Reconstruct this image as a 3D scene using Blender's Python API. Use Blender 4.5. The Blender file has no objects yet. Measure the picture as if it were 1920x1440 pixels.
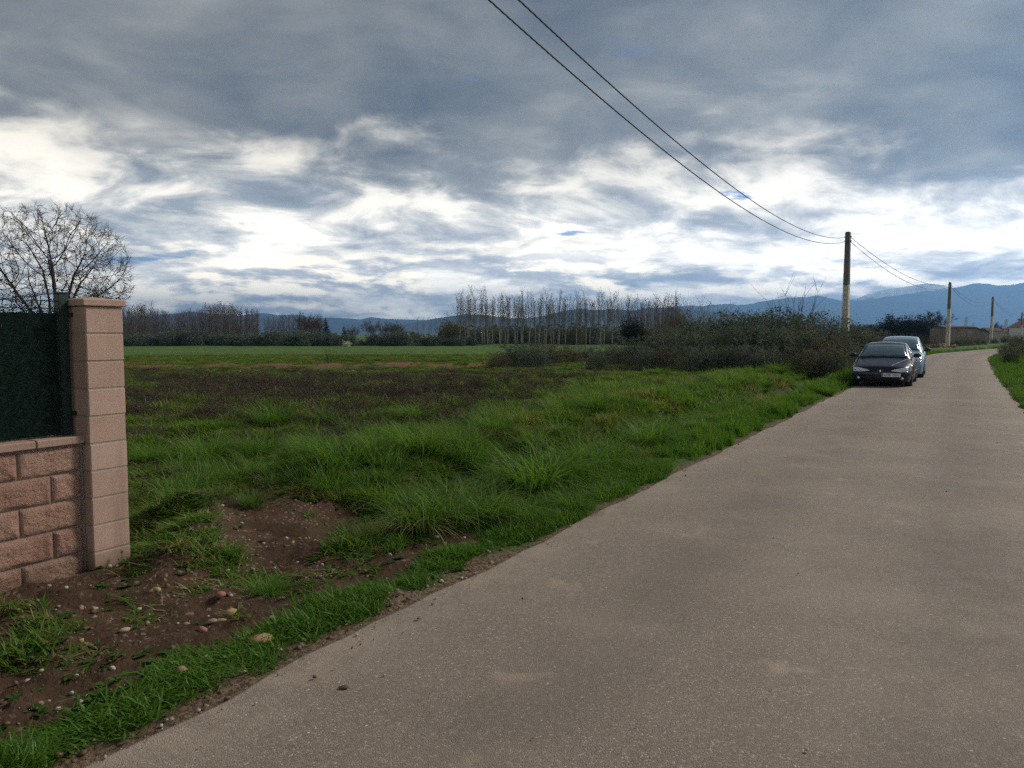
import bpy, bmesh, math, random
import numpy as np
from mathutils import Vector, Matrix

# ------------------------------------------------------------------ camera, sky, sun, exposure
SC = bpy.context.scene
COL = SC.collection
EYE = 1.65
PITCH = math.radians(3.88)
FPX = 1400.0                                   # focal length in pixels of a 1920 wide frame

cam_data = bpy.data.cameras.new('camera')
cam = bpy.data.objects.new('camera', cam_data)
COL.objects.link(cam)
cam.location = (0, 0, EYE)
cam.rotation_euler = (math.radians(90) - PITCH, 0, 0)
cam_data.sensor_width = 36.0
cam_data.lens = 36.0 * FPX / 1920.0
cam_data.clip_start = 0.05
cam_data.clip_end = 60000
SC.camera = cam

SUN_AZ = math.radians(66)                      # clockwise from the view direction (+Y)
SUN_EL = math.radians(37)
SUN_DIR = Vector((math.sin(SUN_AZ) * math.cos(SUN_EL), math.cos(SUN_AZ) * math.cos(SUN_EL), math.sin(SUN_EL)))
sun_data = bpy.data.lights.new('sun', 'SUN')
sun_data.energy = 1.42
sun_data.angle = math.radians(12)
sun_data.color = (1.0, 0.91, 0.79)
sun = bpy.data.objects.new('sun', sun_data)
COL.objects.link(sun)
sun.location = (20, 20, 40)
sun.rotation_euler = SUN_DIR.to_track_quat('Z', 'Y').to_euler()

SC.view_settings.view_transform = 'Standard'
SC.view_settings.look = 'None'
SC.view_settings.exposure = 1.38
SC.view_settings.gamma = 1.0
SC.view_settings.use_curve_mapping = False
SC.cycles.use_denoising = False
SC.cycles.max_bounces = 5
SC.cycles.diffuse_bounces = 2
SC.cycles.glossy_bounces = 3
SC.cycles.transmission_bounces = 4
SC.cycles.transparent_max_bounces = 8
SC.cycles.volume_bounces = 0
SC.cycles.use_adaptive_sampling = True
SC.cycles.adaptive_threshold = 0.012
SC.cycles.sample_clamp_indirect = 4.0


class NT:
    """small helper that writes shader node graphs as expressions"""
    def __init__(self, tree):
        self.t = tree
        self.n = tree.nodes
        self.l = tree.links

    def put(self, sock, v):
        if v is None:
            return
        if isinstance(v, bpy.types.NodeSocket):
            self.l.new(v, sock)
        else:
            sock.default_value = v

    def math(self, op, a, b=None, c=None, clamp=False):
        n = self.n.new('ShaderNodeMath'); n.operation = op; n.use_clamp = clamp
        for i, v in enumerate((a, b, c)):
            self.put(n.inputs[i], v)
        return n.outputs[0]

    def add(self, a, b): return self.math('ADD', a, b)
    def sub(self, a, b): return self.math('SUBTRACT', a, b)
    def mul(self, a, b): return self.math('MULTIPLY', a, b)
    def div(self, a, b): return self.math('DIVIDE', a, b)
    def mx(self, a, b): return self.math('MAXIMUM', a, b)
    def mn(self, a, b): return self.math('MINIMUM', a, b)

    def step(self, v, lo, hi, o0=0.0, o1=1.0, mode='SMOOTHSTEP'):
        n = self.n.new('ShaderNodeMapRange'); n.interpolation_type = mode; n.clamp = True
        self.put(n.inputs[0], v); self.put(n.inputs[1], lo); self.put(n.inputs[2], hi)
        self.put(n.inputs[3], o0); self.put(n.inputs[4], o1)
        return n.outputs[0]

    def noise(self, vec, scale, detail=4.0, rough=0.55, dist=0.0, lac=2.0, dims='3D'):
        n = self.n.new('ShaderNodeTexNoise'); n.noise_dimensions = dims
        self.put(n.inputs['Vector'], vec)
        self.put(n.inputs['Scale'], scale); self.put(n.inputs['Detail'], detail)
        self.put(n.inputs['Roughness'], rough); self.put(n.inputs['Distortion'], dist)
        self.put(n.inputs['Lacunarity'], lac)
        return n.outputs[0]

    def voro(self, vec, scale, feature='F1', out=0, rand=1.0):
        n = self.n.new('ShaderNodeTexVoronoi'); n.feature = feature
        self.put(n.inputs['Vector'], vec); self.put(n.inputs['Scale'], scale)
        self.put(n.inputs['Randomness'], rand)
        return n.outputs[out]

    def mix(self, f, a, b, blend='MIX'):
        n = self.n.new('ShaderNodeMix'); n.data_type = 'RGBA'; n.blend_type = blend
        self.put(n.inputs[0], f)
        for s, v in ((n.inputs[6], a), (n.inputs[7], b)):
            if isinstance(v, (tuple, list)) and len(v) == 3:
                v = (*v, 1.0)
            self.put(s, v)
        return n.outputs[2]

    def ramp(self, f, stops, interp='LINEAR'):
        n = self.n.new('ShaderNodeValToRGB'); r = n.color_ramp; r.interpolation = interp
        while len(r.elements) < len(stops):
            r.elements.new(0.5)
        for e, (p, c) in zip(r.elements, stops):
            e.position = p
            e.color = (*c, 1.0) if len(c) == 3 else c
        self.put(n.inputs[0], f)
        return n.outputs[0]

    def xyz(self, x, y, z):
        n = self.n.new('ShaderNodeCombineXYZ')
        for i, v in enumerate((x, y, z)):
            self.put(n.inputs[i], v)
        return n.outputs[0]

    def sep(self, v):
        n = self.n.new('ShaderNodeSeparateXYZ'); self.put(n.inputs[0], v)
        return n.outputs[0], n.outputs[1], n.outputs[2]

    def vadd(self, a, b):
        n = self.n.new('ShaderNodeVectorMath'); n.operation = 'ADD'
        self.put(n.inputs[0], a); self.put(n.inputs[1], b)
        return n.outputs[0]

    def vscale(self, a, s):
        n = self.n.new('ShaderNodeVectorMath'); n.operation = 'MULTIPLY'
        self.put(n.inputs[0], a); self.put(n.inputs[1], s if not isinstance(s, float) else (s, s, s))
        return n.outputs[0]

    def dot(self, a, b):
        n = self.n.new('ShaderNodeVectorMath'); n.operation = 'DOT_PRODUCT'
        self.put(n.inputs[0], a); self.put(n.inputs[1], b)
        return n.outputs['Value']


def build_world():
    w = bpy.data.worlds.new('World'); SC.world = w
    w.use_nodes = True
    g = NT(w.node_tree)
    for n in list(g.n):
        g.n.remove(n)
    out = g.n.new('ShaderNodeOutputWorld')
    bg = g.n.new('ShaderNodeBackground')
    g.l.new(bg.outputs[0], out.inputs[0])
    sky = g.n.new('ShaderNodeTexSky')
    sky.sky_type = 'NISHITA'; sky.sun_disc = False
    sky.sun_elevation = SUN_EL; sky.sun_rotation = SUN_AZ
    sky.air_density = 1.3; sky.dust_density = 1.0; sky.ozone_density = 3.0
    tc = g.n.new('ShaderNodeTexCoord')
    D = tc.outputs['Generated']
    dx, dy, dz = g.sep(D)
    z = g.mx(dz, 0.0)
    den = g.add(z, 0.22)
    px = g.div(dx, den); py = g.div(dy, den)
    P = g.xyz(px, py, 0.0)
    r = g.math('SQRT', g.add(g.mul(px, px), g.mul(py, py)))
    # direction towards the veiled sun: clouds there are brighter
    sd = g.dot(D, tuple(SUN_DIR))
    glow = g.step(sd, 0.60, 1.0)
    # --- high broken layer
    warp = g.noise(g.vadd(P, (3.1, 7.7, 0.0)), 1.1, 2.0)
    Pw = g.vadd(P, g.xyz(g.mul(warp, 0.55), g.mul(warp, 0.35), 0.0))
    n1 = g.noise(g.vscale(Pw, (0.9, 1.0, 1.0)), 1.75, 9.0, 0.56, 0.0)
    n2 = g.noise(g.vadd(Pw, (11.3, 4.2, 2.0)), 4.2, 8.0, 0.60, 0.3)
    n3 = g.noise(g.vadd(P, (41.0, 17.0, 5.0)), 1.2, 4.0, 0.55)
    b = g.add(g.mul(n1, 0.62), g.mul(n2, 0.38))
    far_cloud = g.ramp(b, [(0.30, (0.14, 0.175, 0.235)), (0.415, (0.25, 0.28, 0.325)), (0.475, (0.47, 0.485, 0.50)),
                           (0.53, (0.80, 0.79, 0.755)), (0.62, (1.0, 0.97, 0.91))])
    # --- thick grey deck overhead, its ragged edge some way in front
    edge = g.add(r, g.mul(g.sub(g.noise(g.vadd(P, (1.7, 2.9, 0.0)), 1.1, 4.0, 0.55, 0.2), 0.5), 1.2))
    edge = g.add(edge, g.mul(g.sub(b, 0.5), 1.5))
    deck = g.step(edge, 2.04, 2.46, 1.0, 0.0)
    thick = g.add(g.mul(n3, 0.5), g.mul(g.noise(g.vadd(g.vscale(Pw, (0.8, 1.0, 1.0)), (5.5, 31.0, 0.0)), 3.4, 8.0, 0.56, 0.25), 0.5))
    deck_col = g.ramp(thick, [(0.35, (0.078, 0.094, 0.122)), (0.46, (0.132, 0.150, 0.176)), (0.56, (0.205, 0.220, 0.238)), (0.68, (0.36, 0.37, 0.375))])
    cloud = g.mix(deck, far_cloud, deck_col)
    # --- low heaped clouds towards the horizon
    az = g.math('ARCTAN2', dx, dy)
    C = g.xyz(g.mul(az, 5.0), g.mul(dz, 17.0), 0.0)
    c1 = g.noise(g.vadd(C, (2.2, 9.1, 0.0)), 0.8, 9.0, 0.60, 0.15)
    c1s = g.noise(g.vadd(C, (2.24, 9.24, 0.0)), 0.8, 6.0, 0.60, 0.15)
    hi = g.step(g.sub(c1, c1s), -0.05, 0.055)          # top edges catch the light
    low_col = g.mix(hi, (0.30, 0.33, 0.385), (1.0, 0.945, 0.82))
    low = g.mul(g.step(c1, 0.42, 0.53), g.step(dz, 0.06, 0.15, 1.0, 0.0))
    cloud = g.mix(low, cloud, low_col)
    # light scattered forward near the sun
    cloud = g.mix(1.0, cloud, g.mix(glow, (1.0, 1.0, 1.0), (1.22, 1.2, 1.16)), 'MULTIPLY')
    # --- gaps of blue
    gap = g.noise(g.vadd(g.vscale(Pw, (0.7, 1.1, 1.0)), (19.0, 23.5, 3.0)), 2.5, 7.0, 0.58, 0.1)
    gp = g.mul(g.step(gap, 0.63, 0.685), g.math('SUBTRACT', 1.0, g.mul(deck, 0.8)))
    gp = g.mul(gp, g.math('SUBTRACT', 1.0, g.mul(low, 0.8)))
    skyc = g.mix(1.0, sky.outputs[0], (0.034, 0.044, 0.076), 'MULTIPLY')
    col = g.mix(gp, cloud, skyc)
    # boost and warm tint added low down to offset dimming by the haze box
    low_b = g.step(dz, 0.0, 0.24, 3.7, 1.2)
    col = g.mix(1.0, col, g.xyz(low_b, g.mul(low_b, 0.95), g.mul(low_b, 0.86)), 'MULTIPLY')
    # below the horizon: dim ground haze
    col = g.mix(g.step(dz, -0.03, 0.0, 1.0, 0.0), col, (0.16, 0.18, 0.19))
    g.put(bg.inputs[0], col)
    bg.inputs[1].default_value = 0.44
    w.cycles.sampling_method = 'MANUAL'
    w.cycles.sample_map_resolution = 512


build_world()

# ------------------------------------------------------------------ helpers
RNG = np.random.default_rng(7)
random.seed(7)
CP, SP = math.cos(PITCH), math.sin(PITCH)


def ground_at(px, py, z=0.0):
    """point of the level z that the photograph shows at a pixel (1920 x 1440)"""
    a = (px - 960.0) / FPX
    b = (720.0 - py) / FPX
    dy = CP + b * SP
    dz = -SP + b * CP
    t = (z - EYE) / dz
    return np.array([a * t, dy * t])


def at_depth(px, py, y):
    """point at distance y ahead on the ray of a pixel"""
    a = (px - 960.0) / FPX
    b = (720.0 - py) / FPX
    dy = CP + b * SP
    dz = -SP + b * CP
    t = y / dy
    return np.array([a * t, y, EYE + dz * t])


def to_px(x, y, z):
    yy = y * CP - (z - EYE) * SP
    zz = y * SP + (z - EYE) * CP
    return 960 + FPX * x / yy, 720 - FPX * zz / yy


_perm = np.random.default_rng(3).random((64, 64, 8)).astype(np.float64)


def vnoise(x, y, seed=0):
    xi = np.floor(x).astype(int); yi = np.floor(y).astype(int)
    fx = x - xi; fy = y - yi
    fx = fx * fx * (3 - 2 * fx); fy = fy * fy * (3 - 2 * fy)
    g = _perm[:, :, seed % 8]
    o = (seed // 8) * 17
    a = g[(xi + o) % 64, (yi + o) % 64]; b = g[(xi + 1 + o) % 64, (yi + o) % 64]
    c = g[(xi + o) % 64, (yi + 1 + o) % 64]; d = g[(xi + 1 + o) % 64, (yi + 1 + o) % 64]
    return (a * (1 - fx) + b * fx) * (1 - fy) + (c * (1 - fx) + d * fx) * fy


def fbm(x, y, scale=1.0, octv=4, seed=0, gain=0.5):
    v = 0.0; a = 1.0; t = 0.0
    for i in range(octv):
        v = v + a * vnoise(x * scale + 13.7 * i, y * scale + 5.3 * i, seed + i)
        t += a; a *= gain; scale *= 2.03
    return v / t


def sstep(x, a, b):
    t = np.clip((x - a) / (b - a), 0, 1)
    return t * t * (3 - 2 * t)


def mesh_np(name, verts, faces, smooth=False):
    """verts (n,3), faces (m,3|4) arrays or a list of such arrays"""
    me = bpy.data.meshes.new(name)
    if isinstance(faces, np.ndarray):
        faces = [faces]
    faces = [np.asarray(f, dtype=np.int32) for f in faces if len(f)]
    verts = np.asarray(verts, dtype=np.float32)
    me.vertices.add(len(verts))
    me.vertices.foreach_set('co', verts.ravel())
    nl = sum(f.size for f in faces); nf = sum(len(f) for f in faces)
    me.loops.add(nl); me.polygons.add(nf)
    me.loops.foreach_set('vertex_index', np.concatenate([f.ravel() for f in faces]))
    starts = []; tot = 0
    for f in faces:
        starts.append(tot + np.arange(len(f), dtype=np.int32) * f.shape[1]); tot += f.size
    me.polygons.foreach_set('loop_start', np.concatenate(starts).astype(np.int32))
    me.polygons.foreach_set('use_smooth', np.full(nf, bool(smooth)))
    me.update(calc_edges=True)
    me.validate()
    return me


def set_attr(me, name, vals):
    a = me.attributes.new(name, 'FLOAT', 'POINT')
    a.data.foreach_set('value', np.asarray(vals, dtype=np.float32))


def obj(name, me, mat=None, parent=None, loc=None, rot=None, scale=None):
    o = bpy.data.objects.new(name, me)
    COL.objects.link(o)
    if mat is not None and me is not None and len(me.materials) == 0:
        me.materials.append(mat)
    if parent is not None:
        o.parent = parent
    if loc is not None:
        o.location = loc
    if rot is not None:
        o.rotation_euler = rot
    if scale is not None:
        o.scale = scale if not isinstance(scale, (int, float)) else (scale,) * 3
    return o


def empty(name, loc, rz=0.0, scale=1.0):
    o = bpy.data.objects.new(name, None)
    COL.objects.link(o)
    o.location = loc
    o.rotation_euler = (0, 0, rz)
    o.scale = (scale,) * 3 if isinstance(scale, (int, float)) else scale
    o.empty_display_size = 0.2
    return o


def tag(o, label, cat, group=None):
    o['label'] = label
    o['category'] = cat
    if group:
        o['group'] = group
    return o


def structure(o):
    o['kind'] = 'structure'
    return o


def stuff(o, label=None, cat=None):
    o['kind'] = 'stuff'
    if label:
        o['label'] = label
    if cat:
        o['category'] = cat
    return o


def copy_tree(o, parent=None):
    c = o.copy(); COL.objects.link(c)
    c.parent = parent
    for ch in o.children:
        copy_tree(ch, c)
    return c


class MB:
    """collects simple shapes into one mesh"""
    def __init__(self):
        self.v = []; self.f3 = []; self.f4 = []; self.n = 0

    def raw(self, v, f):
        v = np.asarray(v, dtype=float); f = np.asarray(f, dtype=int)
        if len(f):
            (self.f3 if f.shape[1] == 3 else self.f4).append(f + self.n)
        self.v.append(v); self.n += len(v)

    def box(self, lo, hi, M=None):
        x0, y0, z0 = lo; x1, y1, z1 = hi
        v = np.array([[x0, y0, z0], [x1, y0, z0], [x1, y1, z0], [x0, y1, z0], [x0, y0, z1], [x1, y0, z1], [x1, y1, z1], [x0, y1, z1]], float)
        if M is not None:
            v = v @ np.array(M.to_3x3()).T + np.array(M.translation)
        self.raw(v, [[0, 3, 2, 1], [4, 5, 6, 7], [0, 1, 5, 4], [1, 2, 6, 5], [2, 3, 7, 6], [3, 0, 4, 7]])

    def tube(self, pts, rad, sides=6, cap=True):
        pts = np.asarray(pts, float); n = len(pts)
        rad = np.broadcast_to(np.asarray(rad, float), (n,))
        tan = np.gradient(pts, axis=0)
        tan /= np.linalg.norm(tan, axis=1, keepdims=True) + 1e-9
        ref = np.array([0.0, 0, 1]) if abs(tan[0, 2]) < 0.9 else np.array([1.0, 0, 0])
        a = np.cross(tan, ref); a /= np.linalg.norm(a, axis=1, keepdims=True) + 1e-9
        b = np.cross(tan, a)
        th = np.arange(sides) * 2 * math.pi / sides
        ring = pts[:, None, :] + rad[:, None, None] * (np.cos(th)[None, :, None] * a[:, None, :] + np.sin(th)[None, :, None] * b[:, None, :])
        v = ring.reshape(-1, 3)
        i = np.arange(n - 1)[:, None] * sides; j = np.arange(sides)[None, :]; k = (j + 1) % sides
        f = np.stack([i + j, i + k, i + sides + k, i + sides + j], axis=-1).reshape(-1, 4)
        self.raw(v, f)
        if cap and sides >= 3:
            base = self.n - len(v)
            for st, rev in ((0, True), ((n - 1) * sides, False)):
                idx = [base + st + q for q in range(sides)]
                if rev:
                    idx = idx[::-1]
                for q in range(1, sides - 1):
                    self.f3.append(np.array([[idx[0], idx[q], idx[q + 1]]]))

    def prism(self, poly, z0, z1):
        """poly: list of (x,y) counter-clockwise"""
        n = len(poly)
        v = [(x, y, z0) for x, y in poly] + [(x, y, z1) for x, y in poly]
        self.raw(v, [[i, (i + 1) % n, n + (i + 1) % n, n + i] for i in range(n)])
        b = self.n - 2 * n
        for q in range(1, n - 1):
            self.f3.append(np.array([[b, b + q + 1, b + q], [b + n, b + n + q, b + n + q + 1]]))

    def mesh(self, name, smooth=False):
        fs = []
        if self.f4: fs.append(np.concatenate(self.f4))
        if self.f3: fs.append(np.concatenate(self.f3))
        return mesh_np(name, np.concatenate(self.v), fs, smooth)

    def build(self, name, mat, parent=None, smooth=False, **k):
        return obj(name, self.mesh(name, smooth), mat, parent, **k)


def bevel(o, w=0.005, seg=1):
    m = o.modifiers.new('bevel', 'BEVEL'); m.width = w; m.segments = seg; m.limit_method = 'ANGLE'
    return o


# ------------------------------------------------------------------ materials
MATS = {}


def mat_new(name):
    m = bpy.data.materials.new(name); m.use_nodes = True
    g = NT(m.node_tree)
    for n in list(g.n):
        g.n.remove(n)
    out = g.n.new('ShaderNodeOutputMaterial')
    MATS[name] = m
    return m, g, out


def principled(g, out, color, rough=0.8, metal=0.0, bump=None, bump_s=0.3, bump_d=0.01, spec=0.4, coat=0.0):
    p = g.n.new('ShaderNodeBsdfPrincipled')
    if isinstance(color, (tuple, list)) and len(color) == 3:
        color = (*color, 1.0)
    g.put(p.inputs['Base Color'], color)
    g.put(p.inputs['Roughness'], rough)
    g.put(p.inputs['Metallic'], metal)
    g.put(p.inputs['Specular IOR Level'], spec)
    g.put(p.inputs['Coat Weight'], coat)
    if bump is not None:
        b = g.n.new('ShaderNodeBump'); b.inputs['Strength'].default_value = bump_s; b.inputs['Distance'].default_value = bump_d
        g.put(b.inputs['Height'], bump)
        g.l.new(b.outputs[0], p.inputs['Normal'])
    g.l.new(p.outputs[0], out.inputs[0])
    return p


def coords(g, kind='Object'):
    return g.n.new('ShaderNodeTexCoord').outputs[kind]


def world_pos(g):
    return g.n.new('ShaderNodeNewGeometry').outputs['Position']


def attr(g, name, kind='GEOMETRY'):
    n = g.n.new('ShaderNodeAttribute'); n.attribute_name = name; n.attribute_type = kind
    return n.outputs['Fac']


def obj_rand(g):
    return g.n.new('ShaderNodeObjectInfo').outputs['Random']


def flat_mat(name, color, rough=0.7, metal=0.0, var=0.15, scale=6.0, spec=0.4, bump=0.0, coat=0.0):
    """plain material with a little uneven wear"""
    m, g, out = mat_new(name)
    P = coords(g)
    n = g.noise(P, scale, 5.0, 0.6)
    lo = tuple(c * (1 - var) for c in color); hi = tuple(min(1, c * (1 + var)) for c in color)
    c = g.mix(g.step(n, 0.3, 0.7), lo, hi)
    principled(g, out, c, g.step(n, 0.3, 0.7, max(0.02, rough - 0.08), min(1, rough + 0.08)), metal,
               n if bump else None, bump, 0.01, spec, coat)
    return m


def leaf_mat(name, cols, trans=0.35, patch=0.35, tip=None, rough=0.5, dry=None):
    """foliage: colour by instance and by place, light passing through the leaf"""
    m, g, out = mat_new(name)
    r = obj_rand(g)
    W = world_pos(g)
    n = g.noise(W, patch, 3.0, 0.55)
    f = g.add(g.add(g.mul(r, 0.30), g.mul(g.step(n, 0.3, 0.7), 0.40)), g.mul(attr(g, 'blade'), 0.30))
    c = g.ramp(f, [(i / (len(cols) - 1), k) for i, k in enumerate(cols)])
    if tip is not None:
        t = attr(g, 'along')
        c = g.mix(g.mul(g.math('POWER', t, 1.6), tip[3]), c, tip[:3])
    if dry is not None:
        d = g.noise(W, dry[3], 2.0, 0.5)
        c = g.mix(g.mul(g.step(g.add(g.mul(d, 0.7), g.mul(r, 0.3)), dry[4], dry[4] + 0.1), 0.9), c, dry[:3])
    di = g.n.new('ShaderNodeBsdfDiffuse'); tr = g.n.new('ShaderNodeBsdfTranslucent')
    gl = g.n.new('ShaderNodeBsdfGlossy'); gl.inputs['Roughness'].default_value = rough
    gl.inputs['Color'].default_value = (0.9, 0.95, 1.0, 1)
    g.put(di.inputs[0], c)
    g.put(tr.inputs[0], g.mix(1.0, c, (1.25, 1.2, 0.6), 'MULTIPLY'))
    m1 = g.n.new('ShaderNodeMixShader'); m1.inputs[0].default_value = trans
    g.l.new(di.outputs[0], m1.inputs[1]); g.l.new(tr.outputs[0], m1.inputs[2])
    m2 = g.n.new('ShaderNodeMixShader'); m2.inputs[0].default_value = 0.014
    g.l.new(m1.outputs[0], m2.inputs[1]); g.l.new(gl.outputs[0], m2.inputs[2])
    g.l.new(m2.outputs[0], out.inputs[0])
    return m


def bark_mat(name, lo, hi, scale=8.0):
    m, g, out = mat_new(name)
    P = coords(g)
    n = g.noise(g.vscale(P, (1.0, 1.0, 0.25)), scale, 5.0, 0.6)
    c = g.mix(g.step(n, 0.3, 0.7), lo, hi)
    c = g.mix(g.mul(obj_rand(g), 0.35), c, g.mix(1.0, c, (0.7, 0.75, 0.72), 'MULTIPLY'))
    principled(g, out, c, 0.9, 0.0, n, 0.4, 0.02, 0.2)
    return m

# the front corner of the block pillar that faces the camera, where it meets the ground
WALL_O = ground_at(178, 1078)

# ------------------------------------------------------------------ road line
ROAD_W = 4.0
LEFT_CTRL = [(-42, -66), (-21.4, -30.2), (-9.4, -10.2), (-1.57, 2.84), (10.35, 22.7), (21.0, 40.2), (31.5, 56.6), (40.5, 67.5), (59.5, 87.5), (88, 109), (135, 136)]


def catmull(ctrl, step=0.3):
    c = np.array(ctrl, float); out = []
    c = np.vstack([2 * c[0] - c[1], c, 2 * c[-1] - c[-2]])
    for i in range(1, len(c) - 2):
        p0, p1, p2, p3 = c[i - 1:i + 3]
        n = max(2, int(np.linalg.norm(p2 - p1) / step))
        t = np.linspace(0, 1, n, endpoint=False)[:, None]
        out.append(0.5 * (2 * p1 + (p2 - p0) * t + (2 * p0 - 5 * p1 + 4 * p2 - p3) * t ** 2 + (3 * p1 - p0 - 3 * p2 + p3) * t ** 3))
    out.append(c[-2][None])
    return np.concatenate(out)


LEFT = catmull(LEFT_CTRL)
_tan = np.gradient(LEFT, axis=0); _tan /= np.linalg.norm(_tan, axis=1, keepdims=True)
LNORM = np.stack([-_tan[:, 1], _tan[:, 0]], axis=1)          # points away from the road on the left
ROAD_DIR = np.array([0.5146, 0.8574])
ROAD_NRM = np.array([0.8574, -0.5146])                        # from the left verge towards the road


def lateral(x, y):
    """distance left of the left road edge (negative on the road)"""
    x = np.asarray(x, float); y = np.asarray(y, float)
    sh = x.shape
    p = np.stack([x.ravel(), y.ravel()], axis=1)
    res = np.empty(len(p))
    far = (np.abs(p[:, 0]) > 220) | (p[:, 1] > 230) | (p[:, 1] < -80)
    res[far] = np.where(p[far, 0] > 0.62 * p[far, 1], -60.0, 200.0)
    idx = np.where(~far)[0]
    coarse = LEFT[::12]
    for a in range(0, len(idx), 20000):
        k = idx[a:a + 20000]
        q = p[k].astype(np.float32)
        d2 = (q[:, 0, None] - coarse[None, :, 0].astype(np.float32)) ** 2 + (q[:, 1, None] - coarse[None, :, 1].astype(np.float32)) ** 2
        j = np.clip(d2.argmin(1) * 12, 8, len(LEFT) - 9)
        w = np.clip(j[:, None] + np.arange(-8, 9, 2)[None, :], 0, len(LEFT) - 1)
        d2 = ((p[k][:, None, :] - LEFT[w]) ** 2).sum(-1)
        j = w[np.arange(len(k)), d2.argmin(1)]
        res[k] = ((p[k] - LEFT[j]) * LNORM[j]).sum(1)
    return res.reshape(sh)


DIRT_BLOBS = [(120, 1180, 1.1), (0, 1290, 1.0), (310, 1150, 0.85), (430, 1070, 0.75), (540, 1000, 0.75), (500, 955, 0.62), (700, 1065, 0.50), (800, 1040, 0.36), (470, 1180, 0.50), (90, 1400, 0.8), (600, 1090, 0.68), (620, 960, 0.5), (250, 1250, 0.7), (860, 1020, .25)]
DIRT_C = [(ground_at(a, b), r) for a, b, r in DIRT_BLOBS]
MOUND = [(ground_at(365, 985), 0.32, 0.26), (ground_at(385, 1020), 0.28, 0.18), (ground_at(345, 1060), 0.24, 0.12), (ground_at(408, 1120), 0.14, 0.06)]
BARE = [(ground_at(1010, 833), 0.35), (ground_at(1305, 760), 0.35), (ground_at(1465, 748), 0.9), (ground_at(1000, 690), 1.2), (ground_at(1165, 870), .3), (ground_at(720, 800), 0.3)]


def zones(x, y, t):
    n1 = fbm(x, y, 2.6, 4, 1); n2 = fbm(x, y, 0.35, 4, 2); n3 = fbm(x, y, 0.12, 3, 4)
    dirt = np.zeros_like(x)
    for c, r in DIRT_C:
        d = np.hypot(x - c[0], y - c[1]) / r + (n1 - 0.5) * 0.9
        dirt = np.maximum(dirt, 1 - sstep(d, 0.85, 1.1))
    strip = sstep(t + (n1 - 0.5) * 0.35, 0.08, 0.2) * (1 - sstep(t + (n1 - 0.5) * 0.5, 0.30, 0.50))
    dirt = dirt * (1 - strip)
    bare = np.zeros_like(x)
    for c, r in BARE:
        d = np.hypot((x - c[0]), (y - c[1])) / r + (n1 - 0.5) * 1.1
        bare = np.maximum(bare, 1 - sstep(d, 0.7, 1.05))
    litter = (1 - sstep(t + (n1 - 0.5) * 0.30, 0.02, 0.20)) * (t > -ROAD_W / 2)
    litter = np.maximum(litter, (1 - sstep(-(t + ROAD_W) + (n1 - 0.5) * 0.3, 0.02, 0.2)) * (t <= -ROAD_W / 2))
    ditch = (1 - sstep(np.abs(t - 1.65 + (fbm(x, y, 0.3, 2, 3) - .5) * 0.5), 0.15, 0.75)) * sstep(y, 5.6, 7.4) * (1 - sstep(y, 60, 70))
    yr = 36.5 + 0.16 * (x + 10) + (n2 - 0.5) * 1.6
    red = (1 - sstep(np.abs(y - yr), 1.7, 2.5)) * (1 - sstep(x, -1.5, 0.5)) * (x > -60)
    red = red * sstep(n1, 0.34, 0.52) * sstep(fbm(x, y, .25, 3, 27), .36, .50)
    weed = sstep(y + (n2 - .5) * 5, 12.0, 14.5) * (1 - sstep(y + (n1 - .5) * 2, 32.5, 35.5)) * (1 - sstep(x + (n2 - .5) * 4 - (y - 15) * 0.06, 0.2, 1.5))
    patch = sstep(n2 * 0.35 + n1 * 0.35 + fbm(x, y, 0.9, 3, 8) * .3, 0.38, 0.56)
    weed = weed * patch
    # weeds further out and single dark patches near the wall
    w2 = sstep(fbm(x, y, 0.55, 3, 5), 0.60, 0.68) * sstep(y, 8.5, 10) * (1 - sstep(y, 15, 17)) * (t > 4.5)
    w3 = sstep(n2, 0.5, 0.62) * sstep(y, 38, 42) * (1 - sstep(y, 56, 64)) * (t > 6)
    w4 = sstep(fbm(x, y, 0.4, 3, 6), 0.52, 0.62) * sstep(y, 20, 24) * (1 - sstep(y, 29, 33)) * (x > 0.5) * (t > 3)
    weed = np.maximum(np.maximum(weed, 0.85 * w2), np.maximum(0.55 * w3, 0.7 * w4))
    weed = weed * (1 - dirt)
    return dict(dirt=dirt, bare=bare, litter=litter, ditch=ditch, red=red, weed=weed, strip=strip)


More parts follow.
